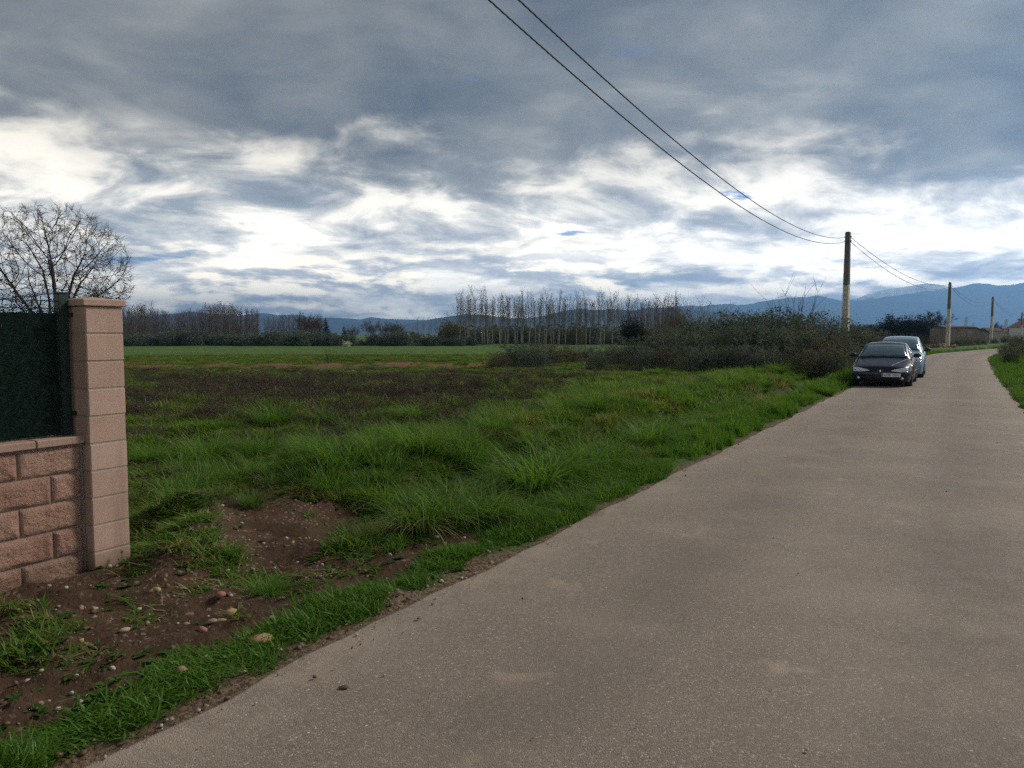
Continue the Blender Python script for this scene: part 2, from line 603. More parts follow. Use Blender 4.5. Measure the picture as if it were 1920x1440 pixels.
def height(x, y, t=None, z=None):
    if t is None:
        t = lateral(x, y)
    if z is None:
        z = zones(x, y, t)
    tr = -(t + ROAD_W)
    on = (t < 0.0) & (tr < 0.0)
    edge = np.minimum(np.abs(t), np.abs(tr))
    h = np.where(on, -0.045 * sstep(edge, 0.0, 0.25) - 0.014, 0.0)
    off = ~on
    tl = np.where(t >= 0, t, tr)
    h = np.where(off, -0.014 + 0.03 * sstep(tl, 0.0, 0.3) + (fbm(x, y, 1.7, 3, 7) - 0.5) * 0.09 * sstep(tl, 0.1, 1.0), h)
    left = t >= 0
    h = h - 0.40 * z['ditch'] * left
    h = h + 0.16 * np.exp(-((t - 3.1) / 0.9) ** 2) * sstep(y, 6.5, 9) * (1 - sstep(y, 40, 55)) * left
    h = h + left * (fbm(x, y, 0.45, 3, 9) - 0.5) * 0.22 * sstep(t, 2.0, 5.0)
    h = h + left * (1 - z['dirt']) * (fbm(x, y, 2.2, 3, 10) - 0.45) * 0.10 * sstep(t, 1.4, 2.5)
    h = h + left * z['dirt'] * ((fbm(x, y, 5.0, 4, 11) - 0.5) * 0.13 + np.maximum(fbm(x, y, 9.0, 2, 16) - .6, 0) * .22)
    # the field falls away a little towards the trees
    h = h - 1.05 * sstep(y, 30, 150) * sstep(t, 14, 45)
    h = h + left * z['red'] * (0.08 + 0.24 * (fbm(x, y, 1.6, 3, 12) - 0.4))
    for c, r, a in MOUND:
        h = h + a * np.exp(-(((x - c[0]) ** 2 + (y - c[1]) ** 2) / r ** 2)) * (0.6 + 0.8 * fbm(x, y, 6.0, 3, 13))
    # shallow wheel hollow of the field entrance
    c = ground_at(500, 1075); h = h - 0.07 * np.exp(-(((x - c[0]) ** 2 + (y - c[1]) ** 2) / 0.5 ** 2))
    # right verge rises into a low bank
    right = tr > 0
    h = h + right * (0.22 * sstep(tr, 0.3, 2.0) + (fbm(x, y, 0.8, 3, 15) - .5) * 0.12 * sstep(tr, 0.2, 1.0))
    return h


def axis(lo, hi, step, far_lo, far_hi, g=1.085):
    a = list(np.arange(lo, hi + 1e-6, step))
    s = step
    up = []; v = a[-1]
    while v < far_hi:
        s *= g; v += s; up.append(v)
    dn = []; v = a[0]; s = step
    while v > far_lo:
        s *= g; v -= s; dn.append(v)
    return np.array(dn[::-1] + a + up)


def build_ground():
    xs = axis(-7.5, 9.0, 0.085, -13500, 13500)
    ys = axis(2.0, 15.5, 0.085, -2500, 14500)
    X, Y = np.meshgrid(xs, ys)
    T = lateral(X, Y)
    Z = zones(X, Y, T)
    H = height(X, Y, T, Z)
    nx, ny = len(xs), len(ys)
    v = np.stack([X, Y, H], -1).reshape(-1, 3)
    i = (np.arange(ny - 1)[:, None] * nx + np.arange(nx - 1)[None, :]).ravel()
    f = np.stack([i, i + 1, i + nx + 1, i + nx], 1)
    me = mesh_np('ground', v, f, True)
    for k in ('dirt', 'bare', 'litter', 'ditch', 'red', 'weed'):
        set_attr(me, k, Z[k].ravel())
    set_attr(me, 'side', np.clip(T, -1, 50).ravel())
    m, g, out = mat_new('earth_and_sward')
    W = world_pos(g)
    wx, wy, wz = g.sep(W)
    nf = g.noise(W, 9.0, 5.0, 0.65); nm = g.noise(W, 1.3, 4.0, 0.6); nl = g.noise(W, 0.16, 4.0, 0.55)
    rows = g.noise(g.vscale(W, (0.035, 0.22, 0.0)), 1.0, 7.0, 0.72)
    green = g.ramp(g.add(g.mul(nm, 0.5), g.mul(nl, 0.5)), [(0.3, (0.026, 0.050, 0.011)), (0.5, (0.040, 0.085, 0.014)), (0.7, (0.070, 0.110, 0.020))])
    green = g.mix(g.step(nf, 0.45, 0.75), green, (0.060, 0.055, 0.028))
    fargreen = g.ramp(g.add(g.mul(rows, 0.75), g.mul(nm, 0.25)), [(0.34, (0.070, 0.066, 0.030)), (0.45, (0.048, 0.088, 0.018)), (0.58, (0.066, 0.135, 0.022)), (0.72, (0.105, 0.150, 0.036))])
    c = g.mix(g.step(wy, 36.0, 60.0), green, fargreen)
    c = g.mix(g.mul(attr(g, 'weed'), g.step(nm, 0.3, 0.6, 0.55, 1.0)), c, g.mix(nf, (0.040, 0.056, 0.020), (0.075, 0.078, 0.038)))
    soil = g.ramp(g.add(g.mul(nf, 0.5), g.mul(nm, 0.5)), [(0.30, (0.028, 0.016, 0.010)), (0.46, (0.056, 0.033, 0.020)), (0.60, (0.085, 0.051, 0.032)), (0.76, (0.135, 0.088, 0.058))])
    grit = g.voro(W, 55.0, 'F1', 1)
    gr, gg, gb = g.sep(grit)
    soil = g.mix(g.mul(g.step(gr, 0.90, 0.93), g.step(nm, 0.42, 0.56)), soil, (0.175, 0.135, 0.108))
    c = g.mix(g.math('MAXIMUM', attr(g, 'dirt'), g.mul(attr(g, 'bare'), 0.9)), c, soil)
    redsoil = g.mix(g.step(nf, 0.35, 0.7), (0.11, 0.043, 0.026), (0.235, 0.10, 0.060))
    c = g.mix(attr(g, 'red'), c, redsoil)
    c = g.mix(g.mul(attr(g, 'ditch'), 0.8), c, (0.055, 0.042, 0.028))
    lit = g.mix(g.step(g.noise(W, 40.0, 3.0, 0.7), 0.4, 0.62), (0.070, 0.046, 0.032), (0.20, 0.145, 0.10))
    c = g.mix(attr(g, 'litter'), c, lit)
    h = g.add(g.mul(g.noise(W, 22.0, 5.0, 0.7), 0.6), g.mul(nf, 0.6))
    principled(g, out, c, 0.95, 0.0, h, 1.0, 0.05, 0.15)
    o = structure(obj('ground', me, m))
    return o


def build_road():
    k = np.where((LEFT[:, 1] > -60))[0]
    L = LEFT[k]; N = LNORM[k]
    n = len(L)
    prof = np.concatenate([[0.0, 0.004], np.linspace(0.02, 0.98, 14), [0.996, 1.0]])
    e0 = (fbm(L[:, 0] * 1.0, L[:, 1] * 1.0, 1.6, 4, 20) - 0.5) * 0.17
    e1 = (fbm(L[:, 0] * 1.0, L[:, 1] * 1.0, 1.6, 4, 23) - 0.5) * 0.20
    rows = []
    for q in prof:
        lat = -(q * ROAD_W) + e0 * (1 - q) + e1 * q
        p = L + N * lat[:, None]
        zc = 0.004 + 0.030 * (1 - (2 * q - 1) ** 2) + (fbm(p[:, 0], p[:, 1], 0.5, 2, 25) - .5) * 0.012 * math.sin(q * math.pi)
        rows.append(np.column_stack([p, zc]))
    # the edge of the surfacing has a real thickness
    top = np.stack(rows, 1)
    le = top[:, :1].copy(); le[:, :, 2] -= 0.05
    re = top[:, -1:].copy(); re[:, :, 2] -= 0.05
    V = np.concatenate([le, top, re], 1)
    m_ = V.shape[1]
    i = (np.arange(n - 1)[:, None] * m_ + np.arange(m_ - 1)[None, :]).ravel()
    f = np.stack([i, i + m_, i + m_ + 1, i + 1], 1)[:, ::-1]
    me = mesh_np('road', V.reshape(-1, 3), f, True)
    col_ = np.tile(np.arange(m_ - 1), n - 1)
    me.polygons.foreach_set('use_smooth', (col_ > 0) & (col_ < m_ - 2))
    lat = np.concatenate([[0], prof, [1]])
    set_attr(me, 'across', np.tile(lat, n))
    m, g, out = mat_new('dusty_asphalt')
    W = world_pos(g)
    a = attr(g, 'across')
    chips = g.n.new('ShaderNodeTexVoronoi'); chips.feature = 'F1'
    g.put(chips.inputs['Vector'], W); chips.inputs['Scale'].default_value = 150.0
    cr, cg, cb = g.sep(chips.outputs['Color'])
    big = g.n.new('ShaderNodeTexVoronoi'); g.put(big.inputs['Vector'], W); big.inputs['Scale'].default_value = 48.0
    br, bgn, bb = g.sep(big.outputs['Color'])
    n1 = g.noise(W, 0.7, 5.0, 0.6); n2 = g.noise(W, 5.0, 4.0, 0.65); n3 = g.noise(W, 30.0, 3.0, 0.6)
    base = g.ramp(cr, [(0.0, (0.128, 0.101, 0.079)), (0.45, (0.175, 0.141, 0.112)), (0.85, (0.215, 0.176, 0.143)), (0.96, (0.28, 0.24, 0.20)), (1.0, (0.42, 0.375, 0.325))])
    base = g.mix(g.mul(g.step(br, 0.978, 0.99), g.step(big.outputs['Distance'], 0.18, 0.34, 1.0, 0.0)), base, (0.52, 0.49, 0.45))
    base = g.mix(g.step(n3, 0.5, 0.75, 0.0, 0.35), base, (0.11, 0.085, 0.066))
    stain = g.noise(g.vadd(W, (7.0, 3.0, 0.0)), 0.28, 5.0, 0.62, 0.6)
    base = g.mix(g.step(stain, 0.50, 0.70, 0.0, 0.10), base, (0.105, 0.083, 0.066))
    base = g.mix(g.step(g.noise(g.vadd(W, (1.0, 8.0, 4.0)), 1.9, 4.0, 0.6, 0.4), 0.63, 0.74, 0.0, 0.6), base, (0.33, 0.262, 0.19))
    # dust lies in loose patches and along the edges, wheels keep two tracks darker
    dust = g.add(g.step(n1, 0.42, 0.70, 0.0, 0.42), g.step(n2, 0.5, 0.75, 0.0, 0.10))
    edge = g.add(g.step(a, 0.0, 0.15, 1.0, 0.0), g.step(a, 0.85, 1.0, 0.0, 1.0))
    dust = g.math('ADD', dust, g.mul(edge, g.step(n2, 0.35, 0.6, 0.1, 0.55)), clamp=True)
    tr = g.add(g.step(g.math('ABSOLUTE', g.sub(a, 0.31)), 0.03, 0.13, 1.0, 0.0), g.step(g.math('ABSOLUTE', g.sub(a, 0.72)), 0.03, 0.13, 1.0, 0.0))
    c = g.mix(g.mul(dust, 0.75), base, (0.315, 0.255, 0.200))
    c = g.mix(g.mul(tr, g.step(n1, 0.35, 0.65, 0.42, 0.16)), c, (0.115, 0.095, 0.080))
    rough = g.step(n2, 0.3, 0.7, 0.72, 0.9)
    h = g.add(g.mul(chips.outputs['Distance'], -1.0), g.mul(n3, 0.5))
    principled(g, out, c, rough, 0.0, h, 0.55, 0.006, 0.35)
    return structure(obj('road', me, m))


GROUND = build_ground()
ROAD = build_road()


# ------------------------------------------------------------------ grass and other ground cover
def blades(rng, n, h, hv, spread, lean, droop, width, segs=3, az_bias=None):
    L = h * (1 + hv * (rng.random(n) * 2 - 1))
    az = rng.random(n) * 2 * math.pi
    rr = spread * np.sqrt(rng.random(n))
    ra = rng.random(n) * 2 * math.pi
    root = np.stack([rr * np.cos(ra), rr * np.sin(ra), np.zeros(n)], 1)
    if az_bias is not None:                                     # outer blades lean outwards
        az = np.where(rng.random(n) < az_bias, ra + rng.normal(0, 0.5, n), az)
    le = lean * (0.15 + 0.85 * rng.random(n)); dr = droop * (0.3 + rng.random(n))
    s = np.linspace(0, 1, segs + 1)
    d = np.stack([np.cos(az), np.sin(az)], 1)
    hor = L[:, None] * (le[:, None] * s + dr[:, None] * s ** 2.2)
    ver = L[:, None] * (s * np.sqrt(np.clip(1 - le[:, None] ** 2 * 0.6, .15, 1)) - dr[:, None] * 0.75 * s ** 2.6)
    ctr = root[:, None, :] + np.concatenate([hor[..., None] * d[:, None, :], ver[..., None]], -1)
    tw = az + math.pi / 2 + rng.normal(0, 0.5, n)
    side = np.stack([np.cos(tw), np.sin(tw), np.zeros(n)], 1)
    w = width * (0.7 + 0.6 * rng.random(n))
    wt = w[:, None] * (1 - s[None, :-1] ** 1.5 * 0.75) * 0.5
    a = ctr[:, :-1] + side[:, None, :] * wt[..., None]
    b = ctr[:, :-1] - side[:, None, :] * wt[..., None]
    V = np.concatenate([np.stack([a, b], 2).reshape(n, -1, 3), ctr[:, -1:]], 1)
    per = V.shape[1]
    q = []; tri = []
    for k in range(segs - 1):
        q.append([2 * k, 2 * k + 1, 2 * k + 3, 2 * k + 2])
    tri.append([2 * (segs - 1), 2 * (segs - 1) + 1, per - 1])
    off = (np.arange(n) * per)[:, None, None]
    Q = (off + np.array(q)[None]).reshape(-1, 4) if q else np.zeros((0, 4), int)
    Tt = (off + np.array(tri)[None]).reshape(-1, 3)
    al = np.concatenate([np.repeat(s[:-1], 2), [1.0]])
    return V.reshape(-1, 3), Q, Tt, np.tile(al, n), np.repeat(rng.random(n), per)


def blade_mesh(name, parts, mat):
    V = []; Q = []; T = []; A = []; B = []; o = 0
    for v, q, t, a, b in parts:
        V.append(v); Q.append(q + o); T.append(t + o); A.append(a); B.append(b); o += len(v)
    me = mesh_np(name, np.concatenate(V), [np.concatenate(Q), np.concatenate(T)])
    set_attr(me, 'along', np.concatenate(A)); set_attr(me, 'blade', np.concatenate(B))
    me.materials.append(mat)
    return me


def scatter(name, pts, rz, sc, sh, idx, meshes, tilt=None):
    """one object whose geometry nodes set a tuft on each point"""
    me = bpy.data.meshes.new(name)
    me.vertices.add(len(pts)); me.vertices.foreach_set('co', np.asarray(pts, np.float32).ravel())
    for k, v in (('rz', rz), ('sc', sc), ('sh', sh), ('tilt', np.zeros(len(pts)) if tilt is None else tilt)):
        set_attr(me, k, v)
    a = me.attributes.new('idx', 'INT', 'POINT'); a.data.foreach_set('value', np.asarray(idx, np.int32))
    o = obj(name, me)
    c = bpy.data.collections.new(name + '_kinds')
    for i, m in enumerate(meshes):
        q = bpy.data.objects.new('%s_kind' % name, m); c.objects.link(q)
    ng = bpy.data.node_groups.new(name + '_scatter', 'GeometryNodeTree')
    ng.interface.new_socket('Geometry', in_out='INPUT', socket_type='NodeSocketGeometry')
    ng.interface.new_socket('Geometry', in_out='OUTPUT', socket_type='NodeSocketGeometry')
    N = ng.nodes; L = ng.links
    gi = N.new('NodeGroupInput'); go = N.new('NodeGroupOutput')
    ci = N.new('GeometryNodeCollectionInfo'); ci.inputs[0].default_value = c
    ci.inputs[1].default_value = True; ci.inputs[2].default_value = True
    ip = N.new('GeometryNodeInstanceOnPoints'); ip.inputs['Pick Instance'].default_value = True
    L.new(gi.outputs[0], ip.inputs['Points']); L.new(ci.outputs[0], ip.inputs['Instance'])

    def na(nm, ty='FLOAT'):
        n = N.new('GeometryNodeInputNamedAttribute'); n.data_type = ty; n.inputs[0].default_value = nm
        return n.outputs[0]
    L.new(na('idx', 'INT'), ip.inputs['Instance Index'])
    r = N.new('ShaderNodeCombineXYZ'); L.new(na('tilt'), r.inputs[0]); L.new(na('rz'), r.inputs[2])
    L.new(r.outputs[0], ip.inputs['Rotation'])
    s = N.new('ShaderNodeCombineXYZ'); sc_ = na('sc')
    L.new(sc_, s.inputs[0]); L.new(sc_, s.inputs[1]); L.new(na('sh'), s.inputs[2])
    L.new(s.outputs[0], ip.inputs['Scale'])
    L.new(ip.outputs[0], go.inputs[0])
    md = o.modifiers.new('scatter', 'NODES'); md.node_group = ng
    return o


def sample_ground(n, y0, y1, pw=1.0, pxr=(-330, 2250), seed=1):
    """random points on the ground between two distances, thinning with distance"""
    rng = np.random.default_rng(seed)
    u = rng.random(n)
    y = (y0 ** pw + u * (y1 ** pw - y0 ** pw)) ** (1 / pw) if pw else y0 * (y1 / y0) ** u
    a = (pxr[0] - 960) / FPX; b = (pxr[1] - 960) / FPX
    x = y * (a + (b - a) * rng.random(n))
    t = lateral(x, y)
    return x, y, t, zones(x, y, t), rng


GRASS = leaf_mat('grass_blades', [(0.028, 0.078, 0.009), (0.052, 0.138, 0.013), (0.088, 0.195, 0.018), (0.145, 0.215, 0.030)], 0.48, 0.8, tip=(0.17, 0.24, 0.045, 0.45), dry=(0.20, 0.165, 0.075, 0.9, 0.54))
VERGE = leaf_mat('verge_blades', [(0.034, 0.098, 0.010), (0.060, 0.160, 0.015), (0.098, 0.205, 0.020)], 0.46, 0.9, tip=(0.15, 0.22, 0.040, 0.4))
TALL = leaf_mat('tussock_blades', [(0.030, 0.092, 0.013), (0.062, 0.160, 0.020), (0.110, 0.225, 0.030)], 0.50, 0.7, tip=(0.20, 0.28, 0.065, 0.5))
STRAW = leaf_mat('straw_blades', [(0.20, 0.145, 0.075), (0.31, 0.235, 0.13), (0.40, 0.32, 0.19)], 0.25, 1.2)
STALK = leaf_mat('dead_stalks', [(0.050, 0.038, 0.027), (0.085, 0.066, 0.046), (0.066, 0.070, 0.042)], 0.10, 0.4)
WEEDLEAF = leaf_mat('weed_leaves', [(0.030, 0.070, 0.014), (0.052, 0.115, 0.020), (0.080, 0.145, 0.030)], 0.4, 1.0)

gr = np.random.default_rng(21)
short_kinds = [blade_mesh('short_tuft', [blades(gr, 22, 0.085, 0.6, 0.065, 0.6, 0.3, 0.0072, 3)], VERGE) for _ in range(5)]
short_field = [blade_mesh('field_tuft', [blades(gr, 20, 0.12, 0.65, 0.085, 0.65, 0.3, 0.0095, 3)], GRASS) for _ in range(7)] + [blade_mesh('straw_tuft', [blades(gr, 9, 0.13, 0.6, 0.08, 0.9, 0.6, 0.006, 3)], STRAW)]
coarse_field = [blade_mesh('coarse_tuft', [blades(gr, 30, 0.17, 0.6, 0.20, 0.6, 0.3, 0.022, 2)], GRASS) for _ in range(8)] + [blade_mesh('straw_tuft', [blades(gr, 12, 0.17, 0.6, 0.18, 0.8, 0.5, 0.014, 2)], STRAW)]


def stalk_mesh(rng, n, h):
    mb = MB()
    for _ in range(n):
        b = rng.normal(0, 0.07, 2); top = b + rng.normal(0, 0.09, 2) * h / .4
        hh = h * (0.6 + 0.7 * rng.random())
        p = np.array([[b[0], b[1], 0], [(b[0] * 1.2 + top[0]) / 2.2, (b[1] * 1.2 + top[1]) / 2.2, hh * .5], [top[0], top[1], hh]])
        mb.tube(p, [0.0035, 0.0028, 0.0012], 3, cap=False)
        for k in range(6):
            f = 0.35 + 0.6 * rng.random()
            c = p[0] * (1 - f) + p[2] * f
            d = rng.normal(0, 1, 3); d[2] = abs(d[2]) + .4; d /= np.linalg.norm(d)
            e = c + d * (0.05 + 0.09 * rng.random())
            mb.tube([c, e], [0.0024, 0.001], 3, cap=False)
            for _q in range(3):                                     # dry seed heads and shrivelled leaves
                cc = e + rng.normal(0, 0.014, 3); s = 0.008 + 0.010 * rng.random()
                u = rng.normal(0, 1, 3); u /= np.linalg.norm(u); w = np.cross(u, rng.normal(0, 1, 3)); w /= np.linalg.norm(w) + 1e-6
                mb.raw([cc - u * s, cc + w * s * .6, cc + u * s, cc - w * s * .6], [[0, 1, 2, 3]])
    me = mb.mesh('stalks'); me.materials.append(STALK)
    return me


def rosette_mesh(rng):
    v = []; f = []; 
    for k in range(11):
        a = rng.random() * 6.28; L = 0.03 + 0.06 * rng.random(); w = L * .38; up = 0.25 + .5 * rng.random()
        d = np.array([math.cos(a), math.sin(a), up]); s = np.array([-math.sin(a), math.cos(a), 0])
        p0 = np.array([0, 0, 0.005]); p1 = d * L * .5 + s * w; p2 = d * L + np.array([0, 0, -L * .35]); p3 = d * L * .5 - s * w
        o = len(v); v += [p0, p1, p2, p3]; f.append([o, o + 1, o + 2, o + 3])
    me = mesh_np('rosette', np.array(v), np.array(f)); set_attr(me, 'along', np.full(len(v), .3)); me.materials.append(WEEDLEAF)
    return me


stalk_kinds = [stalk_mesh(gr, 7, 0.42) for _ in range(4)]
rosettes = [rosette_mesh(gr) for _ in range(4)]


def build_ground_cover():
    # --- short bright grass of both road verges
    P = []
    for seed, (n, y0, y1) in enumerate(((60000, 2.3, 9, ), (70000, 9, 30), (26000, 30, 95))):
        x, y, t, z, rng = sample_ground(n * 2, y0, y1, 1.3, seed=40 + seed)
        tr = -(t + ROAD_W)
        nn = fbm(x, y, 2.0, 3, 30)
        keepl = (t > 0.05) & (t < 1.15) & (rng.random(len(x)) < (1 - sstep(t, 0.5, 1.1)) * sstep(t + (nn - .5) * .34, 0.07, 0.22) * (1 - z['dirt']) * (1 - .8 * z['litter']) * (0.35 + .8 * sstep(nn, .34, .54)))
        keepr = (tr > 0.05) & (tr < 6) & (rng.random(len(x)) < sstep(tr + (nn - .5) * .3, 0.05, 0.2) * (1 - .6 * z['litter']))
        k = keepl | keepr
        P.append((x[k], y[k], t[k], tr[k], nn[k]))
    x, y, t, tr, nn = (np.concatenate(a) for a in zip(*P))
    rng = np.random.default_rng(5)
    h = height(x, y)
    dist = np.hypot(x, y)
    sc = (0.75 + 0.6 * rng.random(len(x))) * (1 + 0.9 * sstep(dist, 8, 40))
    sh = sc * (0.32 + 1.3 * sstep(nn, .25, .8)) * np.where(t > 0, 0.62 + 0.9 * sstep(y, 6, 12) * (1 - sstep(t, .6, .9) * .3), 0.8 + 1.1 * sstep(tr, .2, 1.5))
    o = scatter('verge_grass', np.column_stack([x, y, h - 0.008]), rng.random(len(x)) * 6.28, sc, sh, rng.integers(0, 5, len(x)), short_kinds, rng.normal(0, 0.18, len(x)))
    stuff(o, 'short bright green grass growing along the edges of the road', 'grass')
    # --- grass of the field, near
    x, y, t, z, rng = sample_ground(170000, 3.5, 17, 1.15, (-330, 1600), seed=61)
    nn = fbm(x, y, 1.1, 3, 31); nb = fbm(x, y, 4.0, 2, 33)
    ok = (t > 0.7) & (rng.random(len(x)) < np.clip((1 - z['dirt']) * (1 - z['bare']) * (1 - .97 * z['ditch']) * (1 - .6 * z['weed']) + 0.20 * (nb > .58) * (nn > .48), 0, 1)) & (rng.random(len(x)) < 0.22 + .9 * sstep(fbm(x, y, 2.3, 2, 35) * .6 + nn * .4, .34, .56))
    wallside = ((x - WALL_O[0]) * (-ROAD_NRM[0]) + (y - WALL_O[1]) * (-ROAD_NRM[1])) > -0.02
    behind = wallside & (((x - WALL_O[0]) * ROAD_DIR[0] + (y - WALL_O[1]) * ROAD_DIR[1]) < 0.34)
    ok &= ~behind
    x, y, t, nn = x[ok], y[ok], t[ok], nn[ok]; zz = {k: v[ok] for k, v in z.items()}
    h = height(x, y)
    sc = (0.7 + 0.7 * rng.random(len(x))) * (1 + 0.5 * sstep(y, 8, 17))
    nc = fbm(x, y, 2.3, 2, 35)
    sh = sc * (0.12 + 0.35 * nn + 0.62 * sstep(nc, .5, .8)) * (0.9 + 0.3 * sstep(y, 7, 12)) * (1 - 0.3 * zz['dirt'])
    o = scatter('field_grass', np.column_stack([x, y, h - 0.01]), rng.random(len(x)) * 6.28, sc, sh, rng.integers(0, 8, len(x)), short_field, rng.normal(0, 0.2, len(x)))
    stuff(o, 'low uneven meadow grass covering the near part of the field', 'grass')
    # --- grass of the field, further out
    x, y, t, z, rng = sample_ground(90000, 15, 62, 1.25, (-100, 1750), seed=62)
    nn = fbm(x, y, 0.6, 3, 34)
    ok = (t > 0.8) & (rng.random(len(x)) < (1 - z['bare']) * (1 - .95 * z['ditch']) * (1 - z['red']) * (1 - .7 * z['weed']) * (0.3 + sstep(nn, .3, .5)))
    x, y, t, nn = x[ok], y[ok], t[ok], nn[ok]
    h = height(x, y)
    sc = (0.7 + 0.7 * rng.random(len(x))) * (1 + 0.5 * sstep(y, 20, 45))
    sh = sc * (0.12 + 0.35 * nn + 0.6 * sstep(fbm(x, y, 1.3, 2, 37), .5, .8)) * (1 - .72 * sstep(y, 22, 33) * (t > 8)) * (1 + 0.4 * (t < 6))
    o = scatter('meadow_grass', np.column_stack([x, y, h - 0.01]), rng.random(len(x)) * 6.28, sc, sh, rng.integers(0, 9, len(x)), coarse_field, rng.normal(0, 0.15, len(x)))
    stuff(o, 'coarse green grass spread over the middle of the field', 'grass')
    # --- dry dark weed stalks
    x, y, t, z, rng = sample_ground(60000, 5.5, 60, 1.25, (-100, 1750), seed=63)
    nn = fbm(x, y, 0.9, 3, 36)
    ok = (t > 1.6) & (rng.random(len(x)) < np.clip(z['weed'] * 0.48 + 0.012 * (nn > .5), 0, 1) * (1 - z['red']))
    x, y = x[ok], y[ok]
    sc = (0.6 + 0.7 * rng.random(len(x))) * (1 + 0.35 * sstep(y, 15, 40))
    o = scatter('dry_weeds', np.column_stack([x, y, height(x, y) - 0.01]), rng.random(len(x)) * 6.28, sc, sc * (0.26 + .34 * rng.random(len(x))) * (0.75 + 0.35 * sstep(y, 9, 16)) * (1 - .72 * sstep(y, 20, 32)), rng.integers(0, 4, len(x)), stalk_kinds, rng.normal(0, .15, len(x)))
    stuff(o, 'dark dry weed stalks standing over the middle of the field', 'weeds')
    # --- small broad-leaved weeds in the bare earth
    x, y, t, z, rng = sample_ground(26000, 2.6, 8, 1.1, (-200, 1100), seed=64)
    nn = fbm(x, y, 2.4, 3, 38)
    ok = (t > 0.15) & (rng.random(len(x)) < sstep(nn, .46, .62) * (0.03 + .06 * z['strip'] + .03 * z['dirt']))
    x, y = x[ok], y[ok]
    ok = ~((((x - WALL_O[0]) * (-ROAD_NRM[0]) + (y - WALL_O[1]) * (-ROAD_NRM[1])) > -0.02) & (((x - WALL_O[0]) * ROAD_DIR[0] + (y - WALL_O[1]) * ROAD_DIR[1]) < 0.34))
    x, y = x[ok], y[ok]
    sc = 0.3 + 0.45 * rng.random(len(x))
    o = scatter('low_weeds', np.column_stack([x, y, height(x, y)]), rng.random(len(x)) * 6.28, sc, sc, rng.integers(0, 4, len(x)), rosettes)
    stuff(o, 'small broad leaved weeds growing in the bare earth by the wall', 'weeds')

# ------------------------------------------------------------------ block wall, pillar, fence
WALL_RZ = math.atan2(0.8574, 0.5146)
COURSE = 0.187


def block_mat(name, cols, bump=0.5, scale=26.0, dist=0.012):
    m, g, out = mat_new(name)
    P = coords(g)
    r = obj_rand(g)
    W = world_pos(g)
    n = g.noise(W, scale, 6.0, 0.68); nb = g.noise(W, 3.2, 4.0, 0.55); nf = g.noise(W, 160.0, 3.0, 0.6)
    c = g.ramp(g.add(g.mul(r, 0.6), g.mul(g.step(nb, 0.3, 0.7), 0.4)), [(0.0, cols[0]), (0.5, cols[1]), (1.0, cols[2])])
    c = g.mix(g.step(nf, 0.42, 0.72, 0.0, 0.45), c, tuple(k * 0.5 for k in cols[0]))
    c = g.mix(g.step(n, 0.55, 0.8, 0.0, 0.35), c, tuple(min(1, k * 1.35) for k in cols[2]))
    streak = g.noise(g.vscale(W, (9.0, 9.0, 0.7)), 1.0, 4.0, 0.6)
    c = g.mix(g.step(streak, 0.52, 0.75, 0.0, 0.45), c, tuple(k * 0.55 for k in cols[0]))
    # splashed earth and damp near the ground
    wz = g.sep(W)[2]
    c = g.mix(g.mul(g.step(g.add(wz, g.mul(nb, 0.25)), 0.10, 0.36, 1.0, 0.0), 0.5), c, (0.105, 0.082, 0.058))
    principled(g, out, c, 0.92, 0.0, g.add(n, g.mul(nf, 0.5)), bump, dist, 0.2)
    return m


def rough_block(rng, L, H, D, nx, nz, amp):
    """split faced block: chipped front towards -y, edges pulled back"""
    xs = np.linspace(0, L, nx); zs = np.linspace(0, H, nz)
    X, Z = np.meshgrid(xs, zs)
    e = np.minimum(np.minimum(X, L - X) / 0.03, np.minimum(Z, H - Z) / 0.03)
    bulge = np.clip(e, 0, 1) ** 0.6
    o = rng.random(2) * 50
    Y = -amp * bulge * (0.35 + 0.9 * fbm(X + o[0], Z + o[1], 11.0, 3, 3)) - amp * 0.22 * (rng.random(X.shape) - .5) * bulge
    front = np.stack([X, Y, Z], -1).reshape(-1, 3)
    i = (np.arange(nz - 1)[:, None] * nx + np.arange(nx - 1)[None, :]).ravel()
    f = [np.stack([i, i + 1, i + nx + 1, i + nx], 1)]
    mb = MB()
    mb.raw(front, f[0])
    mb.box((0, 0.0005, 0), (L, D, H))
    return mb.mesh('block')


def chamfer_box(lo, hi, c):
    mb = MB()
    x0, y0, z0 = lo; x1, y1, z1 = hi
    ring = lambda a: [(x0 + a + c, y0 + a), (x1 - a - c, y0 + a), (x1 - a, y0 + a + c), (x1 - a, y1 - a - c), (x1 - a - c, y1 - a), (x0 + a + c, y1 - a), (x0 + a, y1 - a - c), (x0 + a, y0 + a + c)]
    lv = [(z0, c), (z0 + c, 0), (z1 - c, 0), (z1, c)]
    V = []
    for z, a in lv:
        V += [(x, y, z) for x, y in ring(a)]
    F = []
    for k in range(3):
        for j in range(8):
            F.append([k * 8 + j, k * 8 + (j + 1) % 8, k * 8 + 8 + (j + 1) % 8, k * 8 + 8 + j])
    mb.raw(V, F)
    for q in range(1, 7):
        mb.f3.append(np.array([[0, q + 1, q], [24, 24 + q, 25 + q]]))
    return mb


